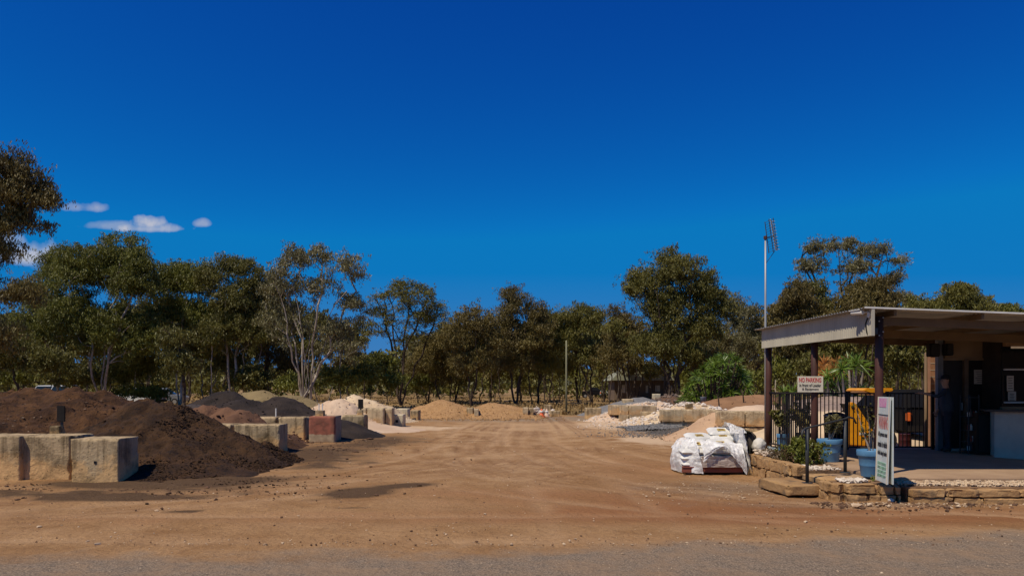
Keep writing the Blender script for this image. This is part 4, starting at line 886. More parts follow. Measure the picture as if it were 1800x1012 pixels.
# ------------------------------------------------------------------ sandstone walls
def stone_wall(label, pts, courses, lens=.42, thick=.24, seed=0, h=.19, z0=-.04, name='garden_wall'):
    rg = np.random.RandomState(seed); t = thing(name, label, 'stone wall', (pts[0][0], pts[0][1], 0))
    Vs = []; Fs = []; n0 = 0
    for c in range(courses):
        for a, b in zip(pts[:-1], pts[1:]):
            a = Vector(a); b = Vector(b); L = (b - a).length; dr = (b - a) / L; ang = math.atan2(dr.y, dr.x); s = -(.5 * lens * (c % 2)) * .5
            while s < L - .05:
                l = min(lens * rg.uniform(.6, 1.3), L - s); s0 = max(s, 0); l2 = s + l - s0
                if l2 > .06:
                    p = a + dr * (s0 + l2 / 2)
                    o = rough_block('s', l2 - .012, thick + rg.uniform(-.02, .02), h - .008, M_stone, None, (0, 0, 0), 0, rg.rand() * 90, 8, .035)
                    V = np.zeros(len(o.data.vertices) * 3); o.data.vertices.foreach_get('co', V); V = V.reshape(-1, 3)
                    Fq = np.array([list(pl.vertices) for pl in o.data.polygons]); bpy.data.objects.remove(o)
                    V = V + (fbm(V, 9, 4, rg.rand() * 50)[:, None] - .5) * .028
                    ca, sa = math.cos(ang), math.sin(ang)
                    V = np.stack([V[:, 0] * ca - V[:, 1] * sa + p.x, V[:, 0] * sa + V[:, 1] * ca + p.y + rg.uniform(-.015, .015), V[:, 2] + z0 + c * h + rg.uniform(-.006, .006)], 1)
                    Vs.append(V); Fs.append(Fq + n0); n0 += len(V)
                s += l
    np_mesh('stones', np.concatenate(Vs), np.concatenate(Fs), M_stone, t)
    return t
stone_wall('two-course sandstone wall curving from the bagged pallet to the sandstone step', [(4.92, 15.35), (4.98, 14.2), (5.05, 13.1), (5.1, 12.98)], 2, seed=1, h=.21, lens=.46)
stone_wall('short sandstone wall with a corner, holding white pebbles in front of the handrail', [(5.08, 12.0), (5.06, 11.62), (5.16, 11.5), (5.68, 11.46)], 2, seed=2, h=.145, lens=.5)
stone_wall('stub of rough sandstone right below the warning board', [(5.70, 11.5), (5.98, 11.42)], 2, seed=5, h=.14, lens=.3, thick=.3)
stone_wall('long low sandstone wall along the front of the shed', [(6.06, 11.3), (9, 11.05), (12, 10.8)], 2, seed=3, h=.12, lens=.62, z0=-.03)
st = rough_block('sandstone_step', .62, 1.05, .17, M_stone, None, (4.68, 12.45, 0), .12, 4, 14, .035); tag(st, 'big sandstone slab used as a step at the foot of the handrail', 'step')
st = rough_block('sandstone_step', .42, .9, .1, M_stone, None, (5.26, 12.45, .15), .05, 6, 12, .03); tag(st, 'upper sandstone step between handrail posts', 'step')
for lb, loc, s in (('large rounded pale stone beside the white pebbles in front of the slab', (5.62, 11.85, .24), .11), ('brown rock behind the pebbles near the left blue pot', (5.42, 13.7, .26), .16), ('small loose stone lying below the warning board', (5.75, 11.22, .03), .06)):
    o = stones('rock', np.array([loc]), np.array([s]), M_stone if s != .06 else M_wh_rock, None, int(s * 100), .6, .2); tag(o, lb, 'rock')
# ------------------------------------------------------------------ shed
shed = thing('open_shed', 'open-sided shed with corrugated skillion roof on red-brown round posts, at the right edge', 'shed', (9, 14, SL))
def roofz(x, y): return 3.06 - .038 * (x - 5.8) + .012 * (y - 12.2)
def corr_roof():
    xs = np.linspace(5.81, 13.2, 12); ys = np.arange(12.2, 17.75, .019); X, Y = np.meshgrid(xs, ys); sh = X.shape; X = X.ravel(); Y = Y.ravel()
    Z = roofz(X, Y) + .009 * np.sin(Y * 2 * math.pi / .114)
    I = np.arange(sh[0] * sh[1]).reshape(sh); Fa = np.stack([I[:-1, :-1].ravel(), I[:-1, 1:].ravel(), I[1:, 1:].ravel(), I[1:, :-1].ravel()], 1)
    P = np.stack([X, Y, Z], 1); n = len(P); P2 = P - [0, 0, .006]
    return np.concatenate([P, P2]), np.concatenate([Fa, Fa[:, ::-1] + n])
V, Fa = corr_roof(); np_mesh('roof', V, Fa, M_steel, shed)
mb = MB(); mb.box((7.3, 12.19, roofz(7.3, 12.2) + .002), (2.98, .02, .035)); r = mb.build('roof_edge_trim', M_white, shed)
mb = MB(); V1 = [(8.7, 12.15, roofz(8.7, 12.2) - .01), (13.2, 12.15, roofz(13.2, 12.2) - .01)]
mb.prism([(5.81, roofz(5.81, 12.2) - .012), (13.2, roofz(13.2, 12.2) - .012), (13.2, roofz(13.2, 12.2) + .014), (5.81, roofz(5.81, 12.2) + .014)], 12.165, 12.185); bpy.data.objects.remove(r); mb.build('roof_edge_trim', M_white, shed)
# corrugated end panel under the roof's left edge
ys = np.arange(12.2, 17.6, .012); top = roofz(5.95, ys) - .02; bot = 2.60 + .013 * (ys - 12.2)
xo = 5.945 + .010 * np.sin(ys * 2 * math.pi / .076)
V = np.concatenate([np.stack([xo, ys, top], 1), np.stack([xo, ys, bot], 1), np.stack([xo + .006, ys, top], 1), np.stack([xo + .006, ys, bot], 1)]); n = len(ys); k = np.arange(n - 1)
Fa = np.concatenate([np.stack([k, k + n, k + n + 1, k + 1], 1), np.stack([k + 2 * n, k + 2 * n + 1, k + 3 * n + 1, k + 3 * n], 1), np.stack([k + n, k + 3 * n, k + 3 * n + 1, k + n + 1], 1)])
np_mesh('end_panel', V, Fa, M_panel, shed)
MB().box((5.945, 12.185, 2.82), (.05, .03, .45)).build('corner_flashing', M_panel, shed)
for yy_ in (12.5, 14.9, 17.6): pass
for (x, y, zt) in ((6.18, 12.45, 2.94), (6.12, 14.96, 2.98), (6.12, 17.62, 3.0), (12.8, 12.6, 2.8)):
    MB().lathe((x, y, SL), [(.068, 0), (.07, .8), (.066, 1.6), (.068, zt - SL)], 20).build('post', M_ppost, shed, smooth=True)
for k, z in enumerate((2.60, 2.66, 2.84, 2.90)):
    MB().lathe((6.18 + (.03 if k % 2 else -.035), 12.375, z), [(.004, 0), (.013, .004), (.013, .02), (.004, .024)], 8).build('bolt', M_steel, shed)
MB().tube([(5.935, 12.33, 2.92), (5.925, 12.40, 2.80), (5.93, 12.36, 2.66), (5.96, 12.36, 2.58)], .012, 6).build('cable', M_black, shed)
# frame: channel beams and rafters
def beam(a, b, w, h, m, name='beam'):
    a = Vector(a); b = Vector(b); L = (b - a).length; c = (a + b) / 2; ang = math.atan2(b.y - a.y, b.x - a.x); til = -math.asin((b.z - a.z) / L)
    return MB().box(c, (L, w, h), rz=ang, tilt=(0, til)).build(name, m, shed)
def rz_(x, y, o): return (x, y, roofz(x, y) - o)
beam(rz_(6.02, 12.62, .17), rz_(13.2, 12.62, .17), .05, .14, M_brown)
beam(rz_(6.02, 15.0, .2), rz_(13.2, 15.0, .2), .05, .16, M_brown)
beam(rz_(6.02, 17.6, .17), rz_(10.2, 17.6, .17), .06, .15, M_brown)
beam((6.06, 12.3, 2.68), (6.06, 17.55, 2.74), .05, .10, M_darkst)
for x in (6.35, 7.8, 9.2, 10.6, 12.0): beam(rz_(x, 12.25, .065), rz_(x, 17.6, .065), .045, .09, M_brown, 'rafter')
# enclosed room under the roof
YW = 17.15
MB().box((PX(1713, YW), YW + .06, (2.37 + 2.95) / 2), ((1755 - 1655) * YW / F + .05, .12, 2.95 - 2.38)).build('wall', M_beige, shed)
MB().box((PX(1650, YW), YW - .02, (SL + 2.9) / 2), (.12, .12, 2.9 - SL)).build('corner_post', mat('grey_blue_post', (.20, .21, .22), (.16, .17, .175), 4, .6), shed)
MB().prism([(PX(1651, YW), YW + .05), (PX(1651, YW) + .1, YW + .05), (PX(1654, 20.2) + .12, 20.2), (PX(1654, 20.2), 20.2)], SL, 2.9, 'z').build('wall', M_beige, shed)
MB().box((12.95, 20.25, 1.6), (2.3, .1, 2.6)).build('wall', M_beige, shed)
MB().box((13.15, 16.2, 1.6), (.1, 7.8, 2.5)).build('wall', M_beige, shed)  # right side wall out of view, added to keep sky light out
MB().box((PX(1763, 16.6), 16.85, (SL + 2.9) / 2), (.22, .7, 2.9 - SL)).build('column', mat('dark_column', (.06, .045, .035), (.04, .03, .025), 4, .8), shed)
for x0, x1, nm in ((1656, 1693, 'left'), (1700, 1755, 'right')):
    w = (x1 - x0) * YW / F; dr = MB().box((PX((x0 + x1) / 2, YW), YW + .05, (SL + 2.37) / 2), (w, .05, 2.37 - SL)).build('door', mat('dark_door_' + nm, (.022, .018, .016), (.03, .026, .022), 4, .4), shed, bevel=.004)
    MB().box((PX(x1 - 3, YW), YW - .0, 1.3), (.03, .06, .18)).build('handle', M_steel, dr).parent = dr
    if nm == 'right':
        pn = MB().box((PX(1725, YW), YW + .018, PZ(662, YW)), (24 * YW / F, .006, 25 * YW / F)).build('notice', M_paper, dr)
        tb = MB()
        for q in range(6): tb.box((PX(1725, YW), YW + .0135, PZ(653 + q * 3.6, YW)), ((19 - (q % 3) * 3) * YW / F, .002, .012))
        tb.build('print', M_ink, pn)
    for q in dr.children_recursive: pass
MB().box((PX(1696.5, YW), YW - .01, (SL + 2.4) / 2), (.09, .10, 2.4 - SL)).build('door_frame', mat('brown_frame', (.20, .14, .09), (.15, .10, .06), 4, .6), shed)
MB().box((PX(1705, YW), YW - .0, 2.395), (1.36, .08, .05)).build('door_head', M_beige, shed)
MB().box((PX(1674, YW), YW - .08, SL + .03), (.5, .1, .05)).build('threshold', M_white, shed)
YC = 16.2
MB().box((PX(1820, YC) + .1, YC + .05, (2.62 + 3.0) / 2), (1.5, .1, .33)).build('lintel', mat('brown_cladding', (.36, .22, .12), (.27, .16, .09), 4, .7), shed)
wn = MB().box((PX(1830, YC), YC + .1, 1.95), (1.6, .03, 1.3)).build('window', M_glass, shed)
for z in (PZ(649, YC), PZ(707, YC)): MB().box((PX(1830, YC), YC + .05, z), (1.55, .05, .035)).build('frame', M_white, wn)
for (xa, xb, ya, yb) in ((1772, 1784, 660, 687), (1774, 1788, 688, 704)):
    p = MB().box((PX((xa + xb) / 2, YC), YC + .04, PZ((ya + yb) / 2, YC)), ((xb - xa) * YC / F, .006, (yb - ya) * YC / F)).build('notice', M_paper, wn)
    tb = MB()
    for q in range(5): tb.box((PX((xa + xb) / 2, YC), YC + .035, PZ(ya + 4 + q * (yb - ya) / 6, YC)), (.1 - .02 * (q % 2), .002, .012))
    tb.build('print', M_ink, p)
MB().box((PX(1830, YC), YC + .1, .8), (1.62, .08, 1.04)).build('wall', M_beige, shed)
# counter with grey front, slightly angled
ct = thing('service_counter', 'grey-fronted service counter with dark top under the shed, at the right edge', 'counter', (10.6, 15.0, SL))
a = (PX(1748, 15.5), 15.5); bq = (PX(1860, 14.6), 14.5)
MB().prism([a, bq, (bq[0] + .3, bq[1] + .6), (a[0] + .3, a[1] + .62)], SL, 1.24, 'z').build('front_panel', M_greyp, ct, bevel=.006)
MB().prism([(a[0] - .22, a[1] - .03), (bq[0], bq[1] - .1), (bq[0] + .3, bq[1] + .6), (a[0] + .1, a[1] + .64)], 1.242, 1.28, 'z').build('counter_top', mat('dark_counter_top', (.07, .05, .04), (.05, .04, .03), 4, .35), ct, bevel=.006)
# boxes high on the wall: loudspeakers
for x, y0, y1, w, lb in ((1638, 604, 627, 18, 'black loudspeaker with a pale edge hanging left of the doors'), (1664, 604, 625, 13, 'smaller black loudspeaker mounted above the left door')):
    d = 17.0 if w == 18 else 17.02; t = thing('loudspeaker', lb, 'loudspeaker', (PX(x, d), d - .1, PZ(y1, d)))
    MB().box((PX(x, d), d - .05, PZ((y0 + y1) / 2, d)), (w * d / F, .18, (y1 - y0) * d / F)).build('cabinet', M_blackp, t, bevel=.015)
    MB().box((PX(x, d), d - .148, PZ((y0 + y1) / 2, d)), (w * d / F * .8, .012, (y1 - y0) * d / F * .85)).build('grille', mat('grille' + str(w), (.03, .028, .026), (.015, .014, .013), 60, .6), t)
    MB().box((PX(x, d) + w * d / F / 2 + .012, d - .03, PZ((y0 + y1) / 2, d)), (.02, .10, (y1 - y0) * d / F)).build('bracket', M_steel, t)
# cctv cameras
t = thing('security_camera', 'white security camera on the corrugated end panel near the roof corner', 'security camera', (5.9, 12.4, 2.95))
ca = Vector((PX(1498, 12.6), 12.6, PZ(550, 12.6))); cb_ = Vector((PX(1517, 12.35), 12.35, PZ(549, 12.35)))
MB().tube([ca, cb_], [.036, .036], 14).build('housing', M_white, t, smooth=False)
MB().box((ca + cb_) / 2 + Vector((-.01, .02, .042)), (.26, .09, .012), rz=math.atan2(cb_.y - ca.y, cb_.x - ca.x)).build('sun_hood', M_white, t)
MB().tube([ca - (cb_ - ca).normalized() * .012, ca + (cb_ - ca).normalized() * .005], .032, 14).build('lens', M_black, t)
MB().tube([cb_, cb_ + Vector((.07, -.01, .0)), (5.93, 12.3, 2.93)], .012, 8).build('arm', M_white, t)
MB().tube([(5.925, 12.3, 2.95), (5.94, 12.3, 2.95)], .05, 16).build('mount_plate', M_white, t)
o = MB().tube([(PX(1752, YW), YW - .03, PZ(634, YW)), (PX(1752, YW), YW + .01, PZ(634, YW))], .05, 16).build('dome_camera', M_greyp, None); tag(o, 'small round dome camera at the top right of the right door', 'security camera')
# no parking sign
t = thing('no_parking_sign', 'white NO PARKING sign with red and black lettering on the middle post', 'sign', (PX(1424.5, 14.85), 14.85, PZ(689, 14.85)))
d = 14.86; MB().box((PX(1424.5, d), d, PZ(675, d)), (45 * d / F, .012, 28 * d / F)).build('board', mat('cream_sign', (.74, .68, .55), (.66, .60, .47), 6, .5), t, bevel=.003)
T0, U0 = (1, 0, -.01), (0, 0, 1); f = d - .008
text_mesh('lettering', 'NO PARKING', M_red, t, (PX(1424, f), f, PZ(667.5, f)), T0, U0, 39 * d / F, 8.2 * d / F, bold=.018)
text_mesh('lettering', 'in front of Loader', M_ink, t, (PX(1424.2, f), f, PZ(676.8, f)), T0, U0, 38 * d / F, 5.4 * d / F, bold=.02)
text_mesh('lettering', '& Equipment', M_ink, t, (PX(1424.5, f), f, PZ(684, f)), T0, U0, 29 * d / F, 5.4 * d / F, bold=.02)
# warning board: two leaves leaning together
t = thing('warning_board', 'faded upright WARNING board standing at the slab corner in front of the right blue pot', 'sign', (5.68, 11.3, .28))
A = Vector((5.73, 11.6, 0)); Bv = Vector((5.60, 11.0, 0)); tv = (Bv - A).normalized(); nv = tv.cross(Vector((0, 0, 1)))
def leaf(name, off, lean, zb, zt, m, th=.018):
    mb = MB(); q = []
    for p in (A, Bv):
        for z, k in ((zb, 0), (zt, 1)):
            q.append(p + nv * (off - lean * k) + Vector((0, 0, z)))
    a0, a1, b0, b1 = q; back = -nv * th
    vs = [a0, b0, b1, a1, a0 + back, b0 + back, b1 + back, a1 + back]
    mb.add(vs, [(0, 1, 2, 3), (7, 6, 5, 4), (0, 4, 5, 1), (1, 5, 6, 2), (2, 6, 7, 3), (3, 7, 4, 0)])
    return mb.build(name, m, t, bevel=.003)
leaf('rear_leaf', -.055, .0, .30, 1.60, M_board)
zb, zt = .30, 1.60; leaf('front_leaf', .02, .04, zb, zt, M_board)
H = zt - zb; mid = (A + Bv) / 2; W_ = (Bv - A).length
upv = (Vector((0, 0, H)) - nv * .04).normalized()
def on(fz, s=0): return mid + tv * s * W_ + nv * (.02 - .04 * fz) + Vector((0, 0, zb + H * fz))
for s in (-.485, .485): MB().tube([on(.0, s) + nv * .004, on(1, s) + nv * .004], .011, 6).build('edge_strip', M_greyp, t)
text_mesh('lettering', 'WARNING', M_faded, t, on(.70), tv, upv, W_ * .84, .20, .004, bold=.03)
for s, z in (('All persons must', .555), ('remain in vehicle', .445), ('while being loaded', .335)):
    text_mesh('lettering', s, M_ink, t, on(z), tv, upv, W_ * .84, .095, .004, bold=.04)
def strokes(name, m, z0, z1, rows, thick):
    rg = random.Random(5); mb = MB()
    for r in range(rows):
        z = z0 + (z1 - z0) * (r + .5) / rows; s = -.36
        while s < .36:
            w = rg.uniform(.02, .05); a = on(z - thick / H / 2 * rg.uniform(.5, 1), s) + nv * .004; b = on(z + thick / H / 2, s + w) + nv * .004
            mb.tube([a, b], .006, 4); s += w + .02
    mb.build(name, m, t)
strokes('worn_print', M_green, .05, .24, 4, .05)
pk = MB()
q0, q1, q2, q3 = on(.88, -.40), on(.88, .20), on(.985, .24), on(.985, -.42)
pk.add([q + nv * .004 for q in (q0, q1, q2, q3)] + [q - nv * .001 for q in (q0, q1, q2, q3)], [(0, 1, 2, 3), (7, 6, 5, 4), (0, 4, 5, 1), (1, 5, 6, 2), (2, 6, 7, 3), (3, 7, 4, 0)]); pk.build('pink_patch', M_pink, t)
q0, q1, q2, q3 = on(.785, -.45), on(.785, .45), on(.795, .45), on(.795, -.45)
pk = MB(); pk.add([q + nv * .005 for q in (q0, q1, q2, q3)] + [q - nv * .001 for q in (q0, q1, q2, q3)], [(0, 1, 2, 3), (7, 6, 5, 4), (0, 4, 5, 1), (1, 5, 6, 2), (2, 6, 7, 3), (3, 7, 4, 0)]); pk.build('dark_batten', M_ink, t)
# handrail
t = thing('handrail', 'dark grey steel handrail on two posts beside the sandstone steps', 'handrail', (4.87, 12.2, .16))
P1_ = Vector((4.87, 12.2, .165)); P2_ = Vector((5.73, 12.72, SL))
for p, zt in ((P1_, 1.06), (P2_, 1.17)):
    MB().tube([p, (p.x, p.y, zt)], .028, 14).build('post', M_darkst, t, smooth=True); MB().lathe((p.x, p.y, p.z), [(.09, 0), (.09, .012), (.03, .016)], 18).build('base_plate', M_darkst, t)
MB().tube([P1_ + Vector((-.13, -.10, .78)), P1_ + Vector((-.11, -.08, .86)), P1_ + Vector((-.04, -.02, .905)), P2_ + Vector((0, 0, .925)), P2_ + Vector((.10, .08, .95)), P2_ + Vector((.2, .12, .93)), P2_ + Vector((.26, .16, .84))], .017, 12).build('rail', M_darkst, t, smooth=True)
# ------------------------------------------------------------------ railing fence behind the slab
fe = thing('pool_fence', 'black tubular railing along the back of the slab between corner post and doors', 'fence', (8, 17.45, SL))
YF = 17.45; x0, x1 = PX(1352, YF), PX(1646, YF)
for z in (PZ(691, YF), PZ(785, YF)): MB().box(((x0 + x1) / 2, YF, z), (x1 - x0, .032, .035)).build('rail', M_black, fe)
mb = MB(); x = x0 + .05
while x < x1: mb.box((x, YF, (PZ(691, YF) + PZ(785, YF)) / 2), (.018, .018, PZ(691, YF) - PZ(785, YF))); x += .097
mb.build('pickets', M_black, fe)
for px in (1384, 1489, 1560, 1640): MB().box((PX(px, YF), YF + .02, (SL + 1.64) / 2), (.065, .06, 1.66 - SL)).build('post', M_black, fe)
# second run on the left side of the shed, seen almost end-on
fe = thing('pool_fence', 'black tubular railing running back from the middle post to the corner post', 'fence', (6.12, 16.3, SL))
for z in (1.62, .42): MB().box((6.12, 16.3, z), (.03, 2.5, .035)).build('rail', M_black, fe)
mb = MB(); y = 15.1
while y < 17.5: mb.box((6.12, y, 1.02), (.018, .018, 1.2)); y += .11
mb.build('pickets', M_black, fe)
# antenna
t = thing('tv_antenna', 'tall grey mast carrying a tilted grid television antenna at the shed corner', 'antenna', (PX(1345.5, 17.8), 17.8, 0))
ax_, ay = PX(1345.5, 17.8), 17.8
MB().tube([(ax_, ay, .0), (ax_, ay, PZ(560, ay)), (ax_, ay, PZ(416, ay))], [.028, .026, .022], 10).build('mast', M_steel, t, smooth=True)
mb = MB(); d = ay
def ap(x, y, dy=0): return Vector((PX(x, d + dy), d + dy, PZ(y, d + dy)))
bars = [((1344.5, 390), (1351.5, 445), .0), ((1351.5, 385), (1359.5, 443), .12), ((1359, 383), (1367, 439), .35)]
for a, b, dy in bars: mb.tube([ap(*a, dy), ap(*b, dy)], .010, 6)
mb.build('frame', M_darkst, t)
mb = MB()
for k in range(13):
    f = (k + .5) / 13; l = [ap(a[0] + (b[0] - a[0]) * f, a[1] + (b[1] - a[1]) * f, dy) for a, b, dy in bars]; mb.tube(l, .0045, 5)
mb.build('reflector_rods', M_darkst, t)
mb = MB(); a, b = ap(1355, 386, .05), ap(1364, 440, .15)
for k in range(10):
    p = a.lerp(b, (k + .5) / 10); mb.tube([p + Vector((-.06, -.12, .02)), p + Vector((.07, .10, -.02))], .009, 5); mb.tube([p + Vector((-.03, .1, .03)), p + Vector((.05, -.12, -.03))], .006, 5)
mb.tube([a, b], .012, 6); mb.build('dipoles', M_steel, t)
MB().tube([ap(1343, 418), ap(1352, 417.5, .1), ap(1361, 414, .1)], .014, 6).build('cross_arm', M_darkst, t)
MB().tube([ap(1347, 462), ap(1362, 441, .2)], .007, 6).build('stay', M_darkst, t)
MB().lathe((ax_, ay, PZ(421, ay)), [(.02, 0), (.045, .01), (.045, .08), (.02, .09)], 12).build('clamp', M_ppost, t)
# ------------------------------------------------------------------ pots and plants
def leafy(t, C, rad, nl, ll, lw, m, seed, droop=.2, name='leaves'):
    rg = np.random.RandomState(seed); V, Fq = leafmesh(rg, np.array(C, float), np.array(rad, float), nl, ll, lw, droop, .9); return np_mesh(name, V, Fq, m, t)
def pot(label, x, y, z, r, h, m=M_bluepot, soil=True, n=36, name='plant_pot'):
    t = thing(name, label, 'plant pot', (x, y, z))
    MB().lathe((x, y, z), [(r * .70, 0), (r * .72, .01), (r * .80, h * .38), (r * .83, h * .4), (r * .83, h * .44), (r * .88, h * .74), (r * .90, h * .75), (r * .98, h * .76), (r, h * .80), (r * 1.02, h * .97), (r * .98, h), (r * .88, h), (r * .86, h * .85), (r * .3, h * .84)], n).build('pot', m, t, smooth=True)
    MB().lathe((x, y, z), [(r * .86, h * .86), (r * .6, h * .90), (.01, h * .91)], 20).build('soil', M_soilb, t)
    return t
p1 = pot('blue plastic pot with a small leafy plant, left of the two on the slab', 6.28, 14.62, SL, .235, .45)
rg = random.Random(3)
def stemplant(label, x, y, z, h, n, spread, m, seed, ll=.06, lw=.028, nl=26):
    t = thing('potted_plant', label, 'plant', (x, y, z)); rg = random.Random(seed); mb = MB(); C = []
    for k in range(n):
        a = rg.uniform(0, 6.28); e = Vector((x + math.cos(a) * spread * rg.uniform(.2, 1), y + math.sin(a) * spread * rg.uniform(.2, 1), z + h * rg.uniform(.45, 1))); m1 = Vector((x, y, z)).lerp(e, .5) + Vector((rg.uniform(-.04, .04), rg.uniform(-.04, .04), .05))
        mb.tube([(x + rg.uniform(-.03, .03), y, z - .03), m1, e], [.009, .007, .004], 5)
        for f in (.45, .7, .9, 1.0): C.append(Vector((x, y, z)).lerp(m1, min(1, f * 2)) if f < .5 else m1.lerp(e, f * 2 - 1))
    mb.build('stems', M_bark_p, t); leafy(t, [c[:] for c in C], [.06] * len(C), nl, ll, lw, m, seed); return t
stemplant('slender small-leaved plant growing in the left blue pot', 6.28, 14.62, .69, .50, 9, .22, M_leaf[3], 3)
p2 = pot('blue plastic pot half hidden behind the warning board', 5.93, 12.2, SL, .225, .44)
stemplant('thin dark plant leaning out of the right blue pot', 5.93, 12.2, .66, .80, 4, .26, M_leaf[0], 5, nl=6)
# dark pots and plants in the shade behind the railing
for k, (px, d, zb, r, h, m, lb) in enumerate([(1376, 17.0, SL, .14, .40, M_bluepot, 'narrow blue pot standing behind the shrub in the shade'), (1412, 17.0, SL, .17, .42, M_blackp, 'dark pot in the shade left of the middle post'), (1529, 14.3, SL, .17, .32, M_blackp, 'black pot between yellow machine and warning board'), ]):
    pot(lb, PX(px, d), d, zb, r, h, m)
stemplant('dark broad plant standing in the narrow blue pot', PX(1376, 17.0), 17.0, .66, .75, 9, .34, M_leaf[0], 15, ll=.10, lw=.04)
stemplant('dark bushy plant in the shaded pot left of the middle post', PX(1412, 17.0), 17.0, .66, .72, 10, .30, M_leaf[1], 16, ll=.10, lw=.04)
stemplant('twisted bare-stemmed plant in the black pot', PX(1529, 14.3), 14.3, .58, .50, 4, .22, M_leaf[2], 17, ll=.06, lw=.025, nl=7)
# black barbecue-like tub with curved lid rim
t = thing('black_tub', 'large round-topped black tub behind the railing, seen above the left blue pot', 'tub', (PX(1468, 18.2), 18.2, 0))
MB().lathe((PX(1468, 18.2), 18.2, 0), [(.22, 0), (.23, .6), (.25, .62), (.26, 1.02), (.265, 1.05), (.24, 1.09), (.12, 1.13), (.01, 1.14)], 28).build('drum', M_blackp, t, smooth=True)
mb = MB(); mb.tube([(PX(1468, 18.2) + .265 * math.cos(a_), 18.2 + .265 * math.sin(a_), 1.05) for a_ in np.linspace(0, 6.28, 30)], .012, 6, cap=False); mb.build('rim', M_steel, t)
# shrub in the garden bed
t = thing('shrub', 'bright yellow-green leafy shrub in the bed behind the sandstone wall', 'shrub', (5.55, 14.3, .27))
rgn = np.random.RandomState(8); C = np.stack([rgn.uniform(5.28, 5.95, 46), rgn.uniform(13.9, 14.7, 46), rgn.uniform(.33, .70, 46)], 1); C = C[((C[:, 0] - 5.6) / .36) ** 2 + ((C[:, 2] - .42) / .30) ** 2 < 1.1]
leafy(t, C, [.10] * len(C), 60, .075, .034, M_shrub, 8, -.5)
mb = MB()
for c in C: mb.tube([(5.58, 14.3, .25), ((c[0] + 5.58) / 2, 14.3, c[2] * .7), c], [.010, .007, .004], 5)
mb.build('stems', M_bark_d, t)
t = thing('ground_cover_plant', 'low brown twiggy plant spreading left of the yellow-green shrub', 'plant', (5.25, 14.6, .27))
C = np.stack([rgn.uniform(5.02, 5.5, 30), rgn.uniform(14.1, 14.9, 30), rgn.uniform(.34, .50, 30)], 1); leafy(t, C, [.10] * 30, 55, .05, .014, mat('brown_foliage', (.13, .08, .03), (.07, .045, .02), 5, .7, trans=.15), 9)
t = thing('weed', 'tiny green weed growing at the slab edge', 'plant', (5.92, 11.9, .24)); leafy(t, [(5.8, 11.86, .3), (5.86, 11.9, .31)], [.05, .05], 30, .05, .02, M_shrub, 10)
# ------------------------------------------------------------------ pallet of bagged goods
M_bag = mat('printed_white_bag', (.74, .72, .66), (.60, .58, .52), 5, .45, bump=.006, bscale=9)
M_film = bpy.data.materials.new('clear_wrap'); M_film.use_nodes = True; tt = M_film.node_tree; bb = tt.nodes['Principled BSDF']
bb.inputs['Base Color'].default_value = (.80, .78, .74, 1); bb.inputs['Roughness'].default_value = .42; bb.inputs['Specular IOR Level'].default_value = .45
tr = N(tt, 'ShaderNodeBsdfTransparent'); mx = N(tt, 'ShaderNodeMixShader')
tcn = N(tt, 'ShaderNodeTexCoord'); nn_ = N(tt, 'ShaderNodeTexNoise'); nn_.inputs['Scale'].default_value = 5; nn_.inputs['Detail'].default_value = 8; tt.links.new(tcn.outputs['Object'], nn_.inputs['Vector'])
tt.links.new(math_n(tt, 'ADD', math_n(tt, 'MULTIPLY', math_n(tt, 'SUBTRACT', nn_.outputs[0], .4), 2.2, True), .58, True), mx.inputs[0]); tt.links.new(tr.outputs[0], mx.inputs[1]); tt.links.new(bb.outputs[0], mx.inputs[2]); tt.links.new(mx.outputs[0], tt.nodes['Material Output'].inputs[0])
bp = N(tt, 'ShaderNodeBump'); bp.inputs['Distance'].default_value = .015; n5 = N(tt, 'ShaderNodeTexNoise'); n5.inputs['Scale'].default_value = 14; n5.inputs['Detail'].default_value = 6; n5.inputs['Distortion'].default_value = 2; tt.links.new(tcn.outputs['Object'], n5.inputs['Vector']); tt.links.new(n5.outputs[0], bp.inputs['Height']); tt.links.new(bp.outputs[0], bb.inputs['Normal'])
PXC, PYC = 4.05, 15.5
t = thing('wooden_pallet', 'dusty red timber pallet under the wrapped white bags', 'pallet', (PXC, PYC, 0))
M_pal = mat('red_pallet_timber', (.30, .085, .055), (.18, .07, .045), 5, .85, .004, 14, stretch=(.3, 3, 3))
mb = MB()
for k in range(7): mb.box((PXC, PYC - .54 + k * .18, .135), (1.22, .10, .022))
mb.build('deck_boards', M_pal, t, bevel=.003)
for y in (-.54, 0, .54): MB().box((PXC, PYC + y, .075), (1.22, .07, .095)).build('bearer', M_pal, t, bevel=.003)
